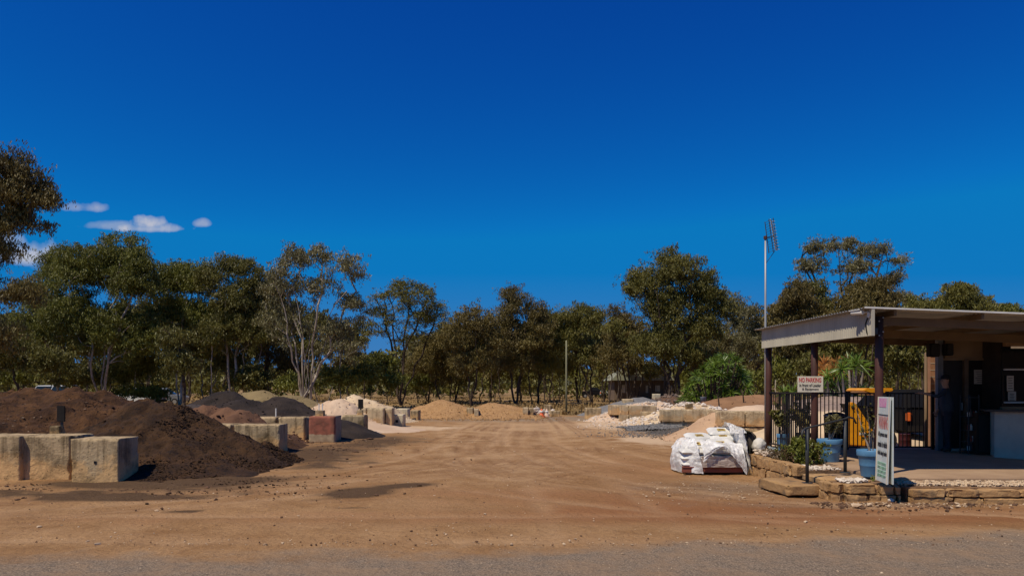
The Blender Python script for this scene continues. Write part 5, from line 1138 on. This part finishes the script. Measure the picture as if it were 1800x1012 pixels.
def bag(label, x, y, z, l=.56, w=.36, h=.11, rz=0, tilt=(0, 0), seed=0, front=True, grp='white printed bags on the pallet'):
    n = 16; g = np.linspace(-1, 1, n + 1); U, Vv = np.meshgrid(g, g * 1.0); U = U.ravel(); Vv = Vv.ravel()
    pr = (1 - np.abs(U) ** 4) ** .5 * (1 - np.abs(Vv) ** 3.0) ** .5
    pin = 1 - .06 * np.abs(Vv) ** 2
    P = []
    for sg in (1, -1): P.append(np.stack([U * l / 2 * (1 - .05 * Vv ** 2), Vv * w / 2 * (1 - .07 * U ** 2), sg * pr * h / 2], 1))
    P = np.concatenate(P); nn = fbm(P, 9, 3, seed); P[:, 2] += (nn - .5) * .03 * (np.abs(P[:, 2]) > .005); P[:, 0] += (fbm(P, 6, 2, seed + 4) - .5) * .02
    I = np.arange((n + 1) ** 2).reshape(n + 1, n + 1); F1 = np.stack([I[:-1, :-1].ravel(), I[:-1, 1:].ravel(), I[1:, 1:].ravel(), I[1:, :-1].ravel()], 1); Fa = np.concatenate([F1, F1[:, ::-1] + (n + 1) ** 2])
    o = thing('bag', label, 'bag', (x, y, z), grp); o.rotation_euler = (tilt[0], tilt[1], rz)
    me = np_mesh('sack', P, Fa, M_bag, None, smooth=True); me.parent = o
    # printed patches: yellow block with a dark word-like bar, on top and on the near side
    pt = MB()
    def patch(cx, cy, a, b, up, mm, nm, off=0):
        q = MB(); m_ = 5; gx = np.linspace(-1, 1, m_); vs = []
        for j in gx:
            for i in gx:
                px_, py_ = cx + i * a / 2, cy + j * b / 2; uu_ = abs(px_ / (l / 2)); vv_ = min(.98, abs(py_ / (w / 2))); zz = (max(0, 1 - uu_ ** 4)) ** .5 * (max(0, 1 - vv_ ** 3)) ** .5 * h / 2 + .012 + off
                vs.append((px_, py_, zz))
        fs = [(r * m_ + c, r * m_ + c + 1, (r + 1) * m_ + c + 1, (r + 1) * m_ + c) for r in range(m_ - 1) for c in range(m_ - 1)]
        q.add(vs, fs); r_ = q.build(nm, mm, None, smooth=True); r_.parent = o
    patch(-.02, -w * .20, l * .30, w * .26, 1, M_yel, 'label'); patch(-.02, -w * .20, l * .19, w * .09, 1, M_dkprint, 'label_print', .003)
    return o
M_yel = mat('yellow_print', (.50, .36, .09), (.42, .29, .07), 12, .5); M_dkprint = mat('dark_print', (.10, .04, .02), None, rough=.5)
zz = .146; M_yel.node_tree
for lay in range(3):
    for r, yb in enumerate((-.36, .02, .40)):
        for c in range(2):
            bag('white bag in the lower layers of the pallet load, behind the clear wrap', PXC - .31 + c * .61 + random.Random(lay * 9 + r * 3 + c).uniform(-.02, .02), PYC + yb, zz + .055, .62, .40, .135, rz=random.Random(lay + r + c).uniform(-.05, .05), seed=lay * 7 + r + c, tilt=(.12 if r == 0 else 0, 0))
    zz += .125
topb = [('white bag resting at the left front of the load, label toward the yard', -.28, -.30, .0, .12), ('white bag in the middle front of the load just above the wrap edge', .22, -.34, .02, -.06), ('white bag lying second from top on the left of the load', -.14, .05, .13, .22), ('bag with folded end in the middle of the load between two flat bags', .12, .1, .10, -.5), ('white bag lying under the topmost bag', .36, .02, .13, .04), ('topmost white bag of the whole load', .36, .12, .24, .0)]
for k, (lb, x, y, z, rz) in enumerate(topb): bag(lb, PXC + x, PYC + y, zz + .05 + z, .56, .38, .13, rz=rz, tilt=(.45 if k < 2 else .28, 0), seed=40 + k, grp=None)
# wrap: loose film over the left part and draped in front
def drape(name, label, cat, prof, x0, x1, m, seed, fold=.03, nx=60, ny=46, parent=None, fsc=9, xk=0):
    """prof(u) -> (y, z) path over the load; u 0..1; x runs x0..x1"""
    U, Vv = np.meshgrid(np.linspace(0, 1, nx), np.linspace(0, 1, ny)); u = U.ravel(); v = Vv.ravel()
    P = np.array([prof(a, b) for a, b in zip(u, v)]); 
    Q = np.stack([u * 3, v * 3, 0 * u], 1); r = 1 - np.abs(2 * fbm(Q, fsc / 3, 4, seed) - 1); r2 = fbm(Q * np.array([4, .8, 1]), 1.6, 3, seed + 3)
    P[:, 1] -= (r - .6) * fold * 1.6 + (r2 - .5) * fold; P[:, 2] += (r - .7) * fold * .8; P[:, 0] += (fbm(Q, 2, 3, seed + 7) - .5) * fold * 1.5
    P[:, 2] = np.maximum(P[:, 2], .012)
    I = np.arange(nx * ny).reshape(ny, nx); Fa = np.stack([I[:-1, :-1].ravel(), I[:-1, 1:].ravel(), I[1:, 1:].ravel(), I[1:, :-1].ravel()], 1)
    o = np_mesh(name, P, Fa, m, parent, smooth=True)
    if label: tag(o, label, cat)
    return o
XL, XR, YFt, YBk = PXC - .68, PXC + .66, PYC - .66, PYC + .62
wr = thing('plastic_wrap', 'torn clear plastic wrap draped over the pallet load of white bags', 'plastic wrap', (PXC, PYC, 0))
def pl(u, v):  # left hood: from top back over to the ground in front-left, wrapping the left side
    a = 2.55 + u * 1.9   # angle round the load seen from above
    top = Vector((PXC - .30, PYC - .05, .66)); rr_ = .58 + .12 * math.sin(u * 3.1)
    ex = PXC - .05 + math.cos(a) * .66; ey = PYC + math.sin(a) * .70
    w = v ** .75; bul = math.sin(min(1, v * 1.0) * math.pi) * .10
    x = top.x + (ex - top.x) * w ** .55 - bul * .6; y = top.y + (ey - top.y) * w ** .55 - bul * .3; z = .68 * (1 - v ** 1.9) + .02
    return (x, y, z)
drape('wrap_hood', None, None, pl, 0, 1, M_film, 3, .04, 70, 50, wr)
def pf(u, v):  # front skirt with an arched hole: hangs from the top front edge, longer at the ends
    x = PXC - .22 + u * .86; ln = .10 + .42 * abs(2 * u - .85) ** 1.5
    return (x, PYC - .40 - .30 * min(1, v * 1.6) - .02, .66 - v * ln - .06 * u)
drape('wrap_skirt', None, None, pf, 0, 1, M_film, 7, .035, 60, 30, wr)
def pr(u, v):
    y = PYC - .62 + u * .95; 
    return (PXC + .60 + .14 * v + .05 * math.sin(u * 9), y - .10 * v, .86 * (1 - v) + .02)
drape('wrap_side', None, None, pr, 0, 1, M_film, 9, .04, 50, 50, wr)
def pt_(u, v):
    return (PXC + .42 + u * .34, PYC - .30 + .5 * v, .80 + .22 * math.sin(v * 2.6) * (1 - .6 * u))
drape('wrap_crest', None, None, pt_, 0, 1, M_film, 12, .05, 40, 40, wr)
def clr(u, v):
    return (PXC - .25 + u * .86, PYC - .645, .36 - v * .22)
drape('wrap_front', None, None, clr, 0, 1, mat('dusty_grey_wrap', (.46, .38, .32), (.33, .26, .21), 6, .35), 15, .02, 40, 20, wr)
# green tarp
tp = thing('tarpaulin', 'dull olive-green tarpaulin hanging in folds between pallet and stone wall', 'tarpaulin', (4.85, 15.4, 0))
def tf(u, v):
    x = 4.66 + u * .34 + .10 * v * (1 - u); f = .05 * math.sin(u * 20 + v * 2)
    return (x + .04 * math.sin(v * 5), 15.35 + f - .28 * v ** 2 + .25 * u, (.86 - .05 * u) * (1 - v ** 1.15) + .02)
M_tarp = mat('olive_tarpaulin', (.13, .12, .07), (.09, .085, .05), 3, .75)
drape('sheet', None, None, tf, 0, 1, M_tarp, 21, .05, 60, 50, tp, fsc=5)
def tf2(u, v): return (4.66 + u * .36, 15.36 + .45 * v + .03 * math.sin(u * 14), .87 - .05 * u + .05 * math.sin(v * 3) - .2 * v)
drape('sheet_top', None, None, tf2, 0, 1, M_tarp, 23, .04, 40, 30, tp)
MB().lathe((4.98, 15.6, .35), [(.10, 0), (.17, .08), (.19, .22), (.16, .38), (.08, .46), (.01, .47)], 20).build('bundle', mat('dark_bundle', (.05, .04, .03), (.09, .07, .05), 6, .8), tp, smooth=True)
# bag of white stones and a printed packet on the wall end
def blob(name, label, cat, c, r, m, seed, sq=1.0):
    bm = bmesh.new(); bmesh.ops.create_icosphere(bm, subdivisions=4, radius=1); me = bpy.data.meshes.new(name); bm.to_mesh(me); bm.free()
    V = np.array([v.co[:] for v in me.vertices]); n = fbm(V, 2.2, 4, seed); V = V * (1 + (n[:, None] - .5) * .45) * np.array(r); V[:, 2] *= sq; V += np.array(c)
    me.vertices.foreach_set('co', V.astype(np.float32).ravel()); o = link_mesh(name, me, m, None, True); return tag(o, label, cat)
blob('stone_sack', 'round translucent white sack sitting on the end of the curved sandstone wall', 'sack', (5.13, 15.35, .53), (.14, .13, .17), mat('woven_white_sack', (.66, .62, .55), (.50, .46, .40), 7, .6, .01, 20), 4)
o = MB().box((5.32, 15.1, .46), (.20, .04, .16), rz=.3, tilt=(-.7, .35)).build('packet', mat('printed_packet', (.55, .60, .58), (.22, .30, .34), 14, .4), None, bevel=.012); tag(o, 'grey-green printed packet leaning beside the white sack', 'packet')
# shelf rack in the shade
rk = thing('wire_rack', 'tall wire display rack crowded with small white-capped goods beside the right door', 'display rack', (PX(1704, 16.3), 16.3, SL))
xa, xb = PX(1695, 16.3), PX(1713, 16.3)
for x in (xa, xb):
    for y in (16.15, 16.45): MB().box((x, y, (SL + 1.58) / 2), (.018, .018, 1.58 - SL)).build('upright', M_darkst, rk)
shz = [SL + .08, .55, .80, 1.10, 1.52]
for z in shz: MB().box(((xa + xb) / 2, 16.3, z), (xb - xa, .32, .015)).build('shelf', M_darkst, rk)
rg = random.Random(8); kk = 0
gm = [mat('bottle_white', (.62, .60, .55), None, rough=.4), mat('bottle_dark', (.06, .05, .05), None, rough=.4), mat('bottle_red', (.30, .06, .04), None, rough=.4)]
for z in shz[:-1]:
    for i in range(4):
        x = xa + .03 + i * (xb - xa - .06) / 3; h = rg.uniform(.11, .17); g = MB().lathe((x, 16.2, z + .008), [(.026, 0), (.028, .01), (.028, h * .7), (.012, h * .82), (.012, h)], 10)
        tag(g.build('bottle', gm[kk % 3], None, smooth=False), ('white', 'black', 'dull red')[kk % 3] + ' small bottle standing on the wire rack beside the right door', 'bottle', ('white', 'black', 'dull red')[kk % 3] + ' bottles on the wire rack'); kk += 1
cb2 = thing('drinks_cabinet', 'dark cabinet with reddish side left of the grey counter front', 'cabinet', (PX(1729, 16.1), 16.1, SL))
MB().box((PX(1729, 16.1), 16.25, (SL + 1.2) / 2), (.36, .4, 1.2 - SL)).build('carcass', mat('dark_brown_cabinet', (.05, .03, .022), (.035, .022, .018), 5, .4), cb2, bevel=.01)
MB().box((PX(1729, 16.1), 16.04, .75), (.30, .012, .8)).build('door', M_glass, cb2); MB().box((PX(1743, 16.1), 16.03, .8), (.03, .03, .7)).build('edge_trim', M_ppost, cb2)
# orange brick pillar and timber post just beyond the railing
t = thing('brick_pillar', 'slim orange brick pillar standing just left of the doors behind the railing', 'brick pillar', (PX(1637.5, 19), 19, 0))
MB().box((PX(1637.5, 19), 19, 1.28), (.20, .25, 2.56)).build('shaft', M_orbrick, t, bevel=.006)
mb = MB()
for k in range(15): mb.box((PX(1637.5, 19), 18.872, .12 + k * .172), (.205, .008, .014))
mb.build('mortar', mat('mortar', (.5, .42, .3), None, rough=.9), t)
o = MB().lathe((PX(1627.5, 18.6), 18.6, 0), [(.04, 0), (.038, 1.3), (.036, 2.6), (.02, 2.62)], 12).build('timber_post', mat('weathered_timber', (.30, .20, .11), (.18, .12, .07), 4, .9, stretch=(1, 1, .2)), None, smooth=True); tag(o, 'thin weathered timber post left of the orange brick pillar', 'post')
# ------------------------------------------------------------------ vehicles
M_wcar = mat('white_car_paint', (.62, .63, .62), None, rough=.25, spec=.6); M_dcar = mat('black_car_paint', (.012, .011, .011), None, rough=.7, spec=.08); M_sil = mat('silver_car_paint', (.34, .36, .38), None, rough=.3, metal=.4)
M_amber = mat('amber_lens', (.75, .16, .03), None, rough=.25); M_headl = mat('clear_lens', (.6, .6, .6), None, rough=.1)
def car(label, x, y, rz, paint, kind='suv', grp=None, name='parked_car', z0=0):
    """profile along local x (front +x), wheels on the ground at z0"""
    t = thing(name, label, 'car' if kind != 'ute' else 'pickup truck', (x, y, z0), grp, rz)
    L, Wd = 4.6, 1.82
    if kind == 'van': low = [(-2.3, .4), (2.3, .4), (2.35, .8), (2.1, 1.0), (1.5, 1.12), (-2.3, 1.15)]; cab = [(-2.28, 1.15), (1.45, 1.12), (.75, 1.9), (-2.2, 1.95)]
    elif kind == 'ute': low = [(-2.5, .45), (2.4, .45), (2.45, .85), (2.2, 1.02), (1.2, 1.1), (-.5, 1.12), (-2.5, 1.1)]; cab = [(-.6, 1.12), (1.25, 1.1), (.55, 1.72), (-.45, 1.75)]
    else: low = [(-2.25, .38), (2.3, .38), (2.33, .75), (2.1, .95), (1.15, 1.06), (-2.25, 1.08)]; cab = [(-2.2, 1.08), (1.2, 1.06), (.45, 1.66), (-1.9, 1.68)]
    MB().prism(low, -Wd / 2, Wd / 2).build('body', paint, t, bevel=.07, local=True, smooth=False)
    def taper(pts, w0, w1, z0_, z1_):
        n = len(pts); mb = MB(); vs = []
        for sg in (-1, 1):
            for (px, pz) in pts: f = (pz - z0_) / (z1_ - z0_); vs.append((px, sg * (w0 + (w1 - w0) * f) / 2, pz))
        return mb.add(vs, [tuple(range(n)), tuple(range(2 * n - 1, n - 1, -1))] + [(i, i + n, (i + 1) % n + n, (i + 1) % n) for i in range(n)])
    zt = max(p[1] for p in cab); taper(cab, Wd * .97, Wd * .74, 1.06, zt).build('cabin', paint, t, bevel=.05, local=True)
    # glass panels just proud of the cabin
    (ax0, az0), (bx0, bz0), (cx0, cz0), (dx0, dz0) = cab
    for sg in (-1, 1):
        def sp(px, pz): f = (pz - 1.06) / (zt - 1.06); return (px, sg * ((Wd * .97 + (Wd * .74 - Wd * .97) * f) / 2 + .008), pz)
        m0 = .06; q = [(ax0 + .25, az0 + m0), ((ax0 + bx0) / 2 - .03, az0 + m0), ((dx0 + cx0) / 2 - .03, zt - .12), (dx0 + .12, zt - .12)]; q2 = [((ax0 + bx0) / 2 + .05, bz0 + m0), (bx0 - .25, bz0 + m0), (cx0 - .02, zt - .12), ((dx0 + cx0) / 2 + .05, zt - .12)]
        for qq in (q, q2): MB().add([sp(*p) for p in qq], [(0, 1, 2, 3)]).build('side_window', (M_cglass if paint == M_dcar else M_glass), t, local=True)
    def endp(x0_, z0_, x1_, z1_, off):
        w0 = Wd * .8; w1 = Wd * .64; return MB().add([(x0_ + off, -w0 / 2, z0_), (x0_ + off, w0 / 2, z0_), (x1_ + off, w1 / 2, z1_), (x1_ + off, -w1 / 2, z1_)], [(0, 1, 2, 3)])
    endp(bx0 - .06, bz0 + .05, cx0 + .05, cz0 - .06, .02).build('windscreen', (M_cglass if paint == M_dcar else M_glass), t, local=True)
    endp(ax0 + .02, az0 + .06, dx0 - .02, dz0 - .08, -.02).build('rear_window', (M_cglass if paint == M_dcar else M_glass), t, local=True)
    for wx in (-1.4, 1.42):
        for sg in (-1, 1):
            wh = MB().prism([(wx + .34 * math.cos(a), .34 + .34 * math.sin(a)) for a in np.linspace(0, 6.28, 25)[:-1]], sg * Wd / 2 - sg * .2, sg * (Wd / 2 + .015)).build('wheel', M_rub, t, local=True, bevel=.02)
            rm = MB().prism([(wx + .19 * math.cos(a), .34 + .19 * math.sin(a)) for a in np.linspace(0, 6.28, 19)[:-1]], sg * Wd / 2, sg * (Wd / 2 + .022)).build('rim', M_steel, wh, local=True)
    for sg in (-1, 1):
        MB().box((2.30, sg * .68, .78), (.10, .3, .14)).build('headlight', M_headl, t, local=True, bevel=.02)
        MB().box((-2.27 if kind != 'ute' else -2.5, sg * .80, .86), (.08, .16, .26)).build('tail_light', M_amber, t, local=True, bevel=.02)
    MB().box((-2.3 if kind != 'ute' else -2.53, 0, .5), (.1, Wd * .96, .2)).build('rear_bumper', M_blackp, t, local=True, bevel=.03)
    MB().box((-2.31, 0, .74), (.02, .46, .26)).build('number_plate', M_white, t, local=True)
    return t
car('white four-wheel drive parked far left behind the brown mulch pile', PX(88, 68), 68, R(180), M_wcar, 'van')
car('white car parked behind the trees, left of the thick dark trunk', PX(242, 68), 68, R(175), M_wcar, 'suv')
car('silver car beside the white one behind the trees', PX(284, 72), 72, R(10), M_sil, 'suv')
car('small white car far off on the road left of the green-roofed house', PX(1066, 118), 118, R(80), M_wcar, 'suv')
car('dark low ute far off beside the small white car', PX(1043, 120), 120, R(0), M_dcar, 'ute', name='parked_ute')
sv = car('dark car seen from behind beyond the railing, its amber tail light showing', PX(1598, 23.6), 24.4, R(90), M_dcar, 'suv')
# yellow loader beyond the railing
ld = thing('compact_loader', 'yellow compact loader parked behind the railing under the dark canopy', 'loader', (PX(1530, 21), 21, 0)); d = 20.4
def pp(x, y): return (PX(x, d), PZ(y, d))
MB().prism([pp(1491.5, 782), pp(1491.5, 712), pp(1497, 706), pp(1504, 708), pp(1536, 757), pp(1522, 763), pp(1528, 784)], d, d + .22).build('lift_arm', M_yellow, ld, bevel=.02)
MB().prism([pp(1492, 789), pp(1492, 783), pp(1512, 783), pp(1511, 789)], d + .02, d + .5).build('lift_arm_foot', M_yellow, ld, bevel=.01)
MB().tube([(PX(1499, d), d - .02, PZ(715, d)), (PX(1499, d), d + .24, PZ(715, d))], .045, 14).build('pivot_pin', M_black, ld)
MB().prism([pp(1514, 686.5), pp(1520, 681.8), pp(1567, 681.8), pp(1567, 687), pp(1540, 694.5)], d - .1, d + 1.0).build('roof_canopy', M_yellow, ld, bevel=.02)
MB().prism([pp(1508, 712), pp(1545, 726), pp(1552, 775), pp(1532, 775), pp(1537, 757), pp(1506, 710)], d + .24, d + 1.1).build('engine_cover', M_blackp, ld, bevel=.03)
for x in (1519, 1549): MB().box((PX(x, d), d + .9, PZ(715, d)), (.05, .05, .95)).build('cab_post', M_black, ld)
for x in (1518, 1556):
    wh = MB().prism([(PX(x, d + .4) + .27 * math.cos(a), .27 + .27 * math.sin(a)) for a in np.linspace(0, 6.28, 25)[:-1]], d + .25, d + .5).build('wheel', M_rub, ld, bevel=.03)
    MB().prism([(PX(x, d + .4) + .13 * math.cos(a), .27 + .13 * math.sin(a)) for a in np.linspace(0, 6.28, 19)[:-1]], d + .24, d + .27).build('rim', M_yellow, wh).parent = wh
MB().box((PX(1517, d), d - .004, PZ(762, d)), (.20, .006, .07)).build('decal', M_white, ld)
# drum in front of the dark car and pale tyre-edged arc
dr = thing('steel_drum', 'dark red steel drum standing behind the railing', 'drum', (PX(1590, 19.2), 19.2, 0))
MB().lathe((PX(1590, 19.2), 19.2, 0), [(.14, 0), (.15, .02), (.142, .05), (.142, .18), (.15, .20), (.142, .22), (.142, .36), (.15, .38), (.142, .40), (.142, .52), (.15, .54), (.12, .54)], 28).build('barrel', mat('dark_red_drum', (.06, .010, .010), (.04, .01, .01), 5, .5), dr, smooth=True)
# ------------------------------------------------------------------ far house
hs = thing('house', 'low green-roofed house far off behind the trees, right of the middle', 'house', (PX(1130, 95), 97, 0)); d = 95
def hp(x, y, dd=95): return (PX(x, dd), dd, PZ(y, dd))
xa, xb = PX(1080, d), PX(1185, d)
MB().box(((xa + xb) / 2, d + 3, 1.35), (xb - xa, 6, 2.7)).build('wall', mat('dark_house_wall', (.18, .13, .09), (.14, .10, .07), 1, .8), hs)
MB().prism([(xa - .6, 2.6), (xb + .6, 2.6), (xb - 1.0, 4.0), (xa + .8, 4.0)], d - 1.2, d + 7).build('roof', mat('grey_green_roof', (.30, .30, .20), (.25, .25, .17), 1, .6), hs)
for x, w, y0, y1 in ((1096, 6, 676, 690), (1137, 4, 677, 690), (1156, 8, 677, 688), (1178, 5, 678, 686)): MB().box((PX(x, d), d - .05, PZ((y0 + y1) / 2, d)), (w * d / F, .08, (y1 - y0) * d / F)).build('window', mat('cream_frame' + str(x), (.62, .55, .42), None, rough=.6), hs)
# ------------------------------------------------------------------ far end of the yard: cones, rubbish, pole
def cone(label, x, d, m, h):
    t = thing('traffic_cone', label, 'traffic cone', (PX(x, d), d, 0)); X = PX(x, d)
    MB().box((X, d, .02), (.42, .42, .04)).build('base', m, t, bevel=.01); MB().lathe((X, d, .04), [(.16, 0), (.15, .02), (.03, h - .04), (.02, h - .04)], 18).build('cone', m, t, smooth=True)
    f = .55; MB().lathe((X, d, .04), [(.16 - .12 * (f - .1) + .006, h * (f - .1)), (.16 - .13 * (f + .12) + .006, h * (f + .12))], 18).build('band', M_white, t, smooth=True)
cone('orange traffic cone in front of the far rubbish heap', 952, 43, mat('cone_orange', (.70, .13, .04), None, rough=.5), .5)
cone('pale faded traffic cone right of the orange one', 961, 43.4, mat('cone_faded', (.60, .42, .30), None, rough=.6), .48)
rg2 = np.random.RandomState(31); C = np.stack([PX(946, 44.5) + rg2.normal(0, .3, 120), 44.5 + rg2.normal(0, .25, 120), np.abs(rg2.normal(0, .18, 120))], 1)
t = thing('rubbish_heap', 'small heap of pale rubble and rubbish beside the far orange cone', 'rubble heap', (PX(946, 44.5), 44.5, 0)); tag(stones('rubble', C, rg2.uniform(.05, .16, 120), M_wh_rock, t, 32), kind='stuff')
pl_ = MB().lathe((PX(995.5, 47), 47, 0), [(.065, 0), (.06, 2), (.05, 4.7), (.0, 4.72)], 12).build('bare_pole', mat('green_grey_pole', (.23, .22, .12), (.17, .16, .09), 2, .8, stretch=(1, 1, .2)), None, smooth=True); tag(pl_, 'tall bare grey-green pole at the far end of the yard', 'pole')
# small bin and posts near the palm-like clump
bn = thing('small_bin', 'small grey-blue container at the foot of the palm-like clump', 'container', (PX(1236, 39.4), 39.4, .35)); MB().lathe((PX(1236, 39.4), 39.4, PZ(709, 39.4)), [(.14, 0), (.16, .34), (.17, .36), (.14, .36)], 16).build('tub', mat('grey_blue_plastic', (.16, .19, .22), None, rough=.5), bn, smooth=True)
for x, y, d, h, lb in ((1265, 712, 34.5, .7, 'crooked dark stick on the earth bank near the white boulders'), (1308, 704, 35.5, .75, 'thin grey stump on the earth bank near the corner post')):
    o = MB().tube([(PX(x, d), d, PZ(y, d) - .3), (PX(x - 2, d), d, PZ(y, d) + h * .4), (PX(x - 5, d), d + .05, PZ(y, d) + h * .75)], [.04, .03, .015], 6).build('stick', M_bark_d, None); tag(o, lb, 'stick')
# ------------------------------------------------------------------ person by the doors
def person():
    px, py = PX(1664, 16.75), 16.75
    o = bpy.data.meshes.new('person'); J = {}
    def w(dx, dy, z): return (px + dx, py + dy, SL + z)
    pts = [('pelvis', w(0, 0, .92), .15), ('belly', w(0, 0, 1.08), .145), ('chest', w(0, 0, 1.28), .155), ('neck0', w(-.01, 0, 1.42), .075), ('neck', w(-.02, 0, 1.49), .056), ('jaw', w(-.045, -.005, 1.545), .072), ('head', w(-.03, 0, 1.62), .092), ('crown', w(-.02, 0, 1.68), .075),
           ('shL', w(-.10, -.12, 1.38), .062), ('elL', w(-.30, -.16, 1.26), .043), ('wrL', w(-.50, .05, 1.33), .028), ('paL', w(-.565, .12, 1.335), .03),
           ('shR', w(.02, .14, 1.38), .062), ('shR2', w(.04, .18, 1.34), .055), ('elR', w(.08, .22, 1.12), .043), ('wrR', w(-.06, .24, .94), .028), ('paR', w(-.10, .24, .88), .03),
           ('hipL', w(-.01, -.09, .88), .095), ('knL', w(-.04, -.10, .50), .062), ('anL', w(0, -.10, .09), .042), ('toL', w(-.15, -.11, .035), .034), ('heL', w(.03, -.10, .035), .036),
           ('hipR', w(.01, .09, .88), .095), ('knR', w(.02, .10, .50), .062), ('anR', w(.08, .10, .09), .042), ('toR', w(-.07, .11, .035), .034), ('heR', w(.11, .10, .035), .036)]
    ed = [('pelvis', 'belly'), ('belly', 'chest'), ('chest', 'neck0'), ('neck0', 'neck'), ('neck', 'jaw'), ('jaw', 'head'), ('head', 'crown'), ('chest', 'shL'), ('shL', 'elL'), ('elL', 'wrL'), ('wrL', 'paL'), ('chest', 'shR'), ('shR', 'shR2'), ('shR2', 'elR'), ('elR', 'wrR'), ('wrR', 'paR'),
          ('pelvis', 'hipL'), ('hipL', 'knL'), ('knL', 'anL'), ('anL', 'toL'), ('anL', 'heL'), ('pelvis', 'hipR'), ('hipR', 'knR'), ('knR', 'anR'), ('anR', 'toR'), ('anR', 'heR')]
    for hd, base, dv, sv_ in (('paL', pts[11][1], Vector((-.7, .6, 0)).normalized(), Vector((.6, .7, 0)).normalized()), ('paR', pts[16][1], Vector((-.2, 0, -1)).normalized(), Vector((-1, 0, .2)).normalized())):
        b0 = Vector(base)
        for k, (of, ln) in enumerate(((-.033, .065), (-.011, .078), (.011, .074), (.033, .058), (.045, .045))):
            r0 = b0 + sv_ * of + dv * (.03 if k < 4 else -.01); m1 = r0 + dv * ln * .5 + (sv_ * .02 if k == 4 else Vector((0, 0, -.004))); e1 = m1 + dv * ln * .4 + Vector((0, 0, -.022 if hd == 'paL' else 0)) + (Vector((-.015, 0, 0)) if hd == 'paR' else Vector((0, 0, 0)))
            for q, (nm, p, r) in enumerate(((hd + 'f%da' % k, r0, .0095), (hd + 'f%db' % k, m1, .0088), (hd + 'f%dc' % k, e1, .0075))): pts.append((nm, tuple(p), r))
            ed += [(hd, hd + 'f%da' % k), (hd + 'f%da' % k, hd + 'f%db' % k), (hd + 'f%db' % k, hd + 'f%dc' % k)]
    ix = {p[0]: i for i, p in enumerate(pts)}; o.from_pydata([p[1] for p in pts], [(ix[a], ix[b]) for a, b in ed], [])
    ob = bpy.data.objects.new('tmp', o); col.objects.link(ob); sk = ob.modifiers.new('s', 'SKIN'); 
    for i, p in enumerate(pts): r = p[2]; o.skin_vertices[0].data[i].radius = (r, r); o.skin_vertices[0].data[i].use_root = (i == 0)
    sb = ob.modifiers.new('b', 'SUBSURF'); sb.levels = 2; sb.render_levels = 2
    dg = bpy.context.evaluated_depsgraph_get(); dg.update(); me = bpy.data.meshes.new_from_object(ob.evaluated_get(dg)); bpy.data.objects.remove(ob); me.name = 'person'
    mats = [mat('skin', (.42, .24, .16), None, rough=.5), mat('grey_blue_shirt', (.045, .055, .07), (.035, .042, .055), 8, .85), mat('dark_trousers', (.03, .032, .04), (.02, .022, .03), 8, .85), mat('boots', (.06, .045, .03), None, rough=.7)]
    me.materials.clear()
    for m in mats: me.materials.append(m)
    wl = Vector(pts[10][1]); wr_ = Vector(pts[15][1])
    for pl in me.polygons:
        c = pl.center; z = c.z - SL; hand = (c - wl).length < .17 and c.x < wl.x + .12 or (c - wr_).length < .14 and z < .98 and c.y > py + .16
        pl.material_index = 0 if (z > 1.445 or hand) else (1 if z > .93 or (c.y > py + .2 and z > .9) else (2 if z > .09 else 3))
        pl.use_smooth = True
    ob = bpy.data.objects.new('person', me); col.objects.link(ob); tag(ob, 'person in dark cap and grey-blue shirt by the left door, arm on the railing', 'person')
    def child(mb, nm, m, sm=True): q = mb.build(nm, m, None, smooth=sm); q.parent = ob; return q
    hx, hy, hz = w(-.03, 0, 1.63)
    child(MB().lathe((hx + .005, hy, hz + .02), [(.098, 0), (.102, .03), (.088, .075), (.05, .10), (.005, .108)], 18), 'cap', mat('dark_cap', (.02, .02, .024), None, rough=.8))
    child(MB().prism([(hx - .08, hy - .075), (hx - .185, hy - .05), (hx - .20, hy), (hx - .185, hy + .05), (hx - .08, hy + .075)], hz + .022, hz + .032, 'z'), 'cap_brim', mats[2], False)
    child(MB().lathe((hx + .025, hy, hz - .06), [(.03, 0), (.075, .02), (.086, .08)], 14), 'hair', mat('dark_hair', (.03, .02, .014), None, rough=.8))
    fm = MB(); fm.tube([(hx - .082, hy, hz - .01), (hx - .108, hy, hz - .035), (hx - .085, hy, hz - .045)], [.010, .015, .010], 6); child(fm, 'nose', mats[0])
    fm = MB()
    for s in (-1, 1): fm.lathe((hx - .082, hy + s * .032, hz - .012), [(.002, -.008), (.010, 0), (.002, .008)], 8)
    child(fm, 'eyes', M_black); child(MB().box((hx - .088, hy, hz - .072), (.012, .045, .009)), 'mouth', mat('lips', (.28, .12, .09), None, rough=.5), False)
    fm = MB()
    for s in (-1, 1): fm.lathe((hx + .01, hy + s * .092, hz - .04), [(.004, 0), (.018, .015), (.020, .04), (.006, .055)], 8)
    child(fm, 'ears', mats[0])
person()
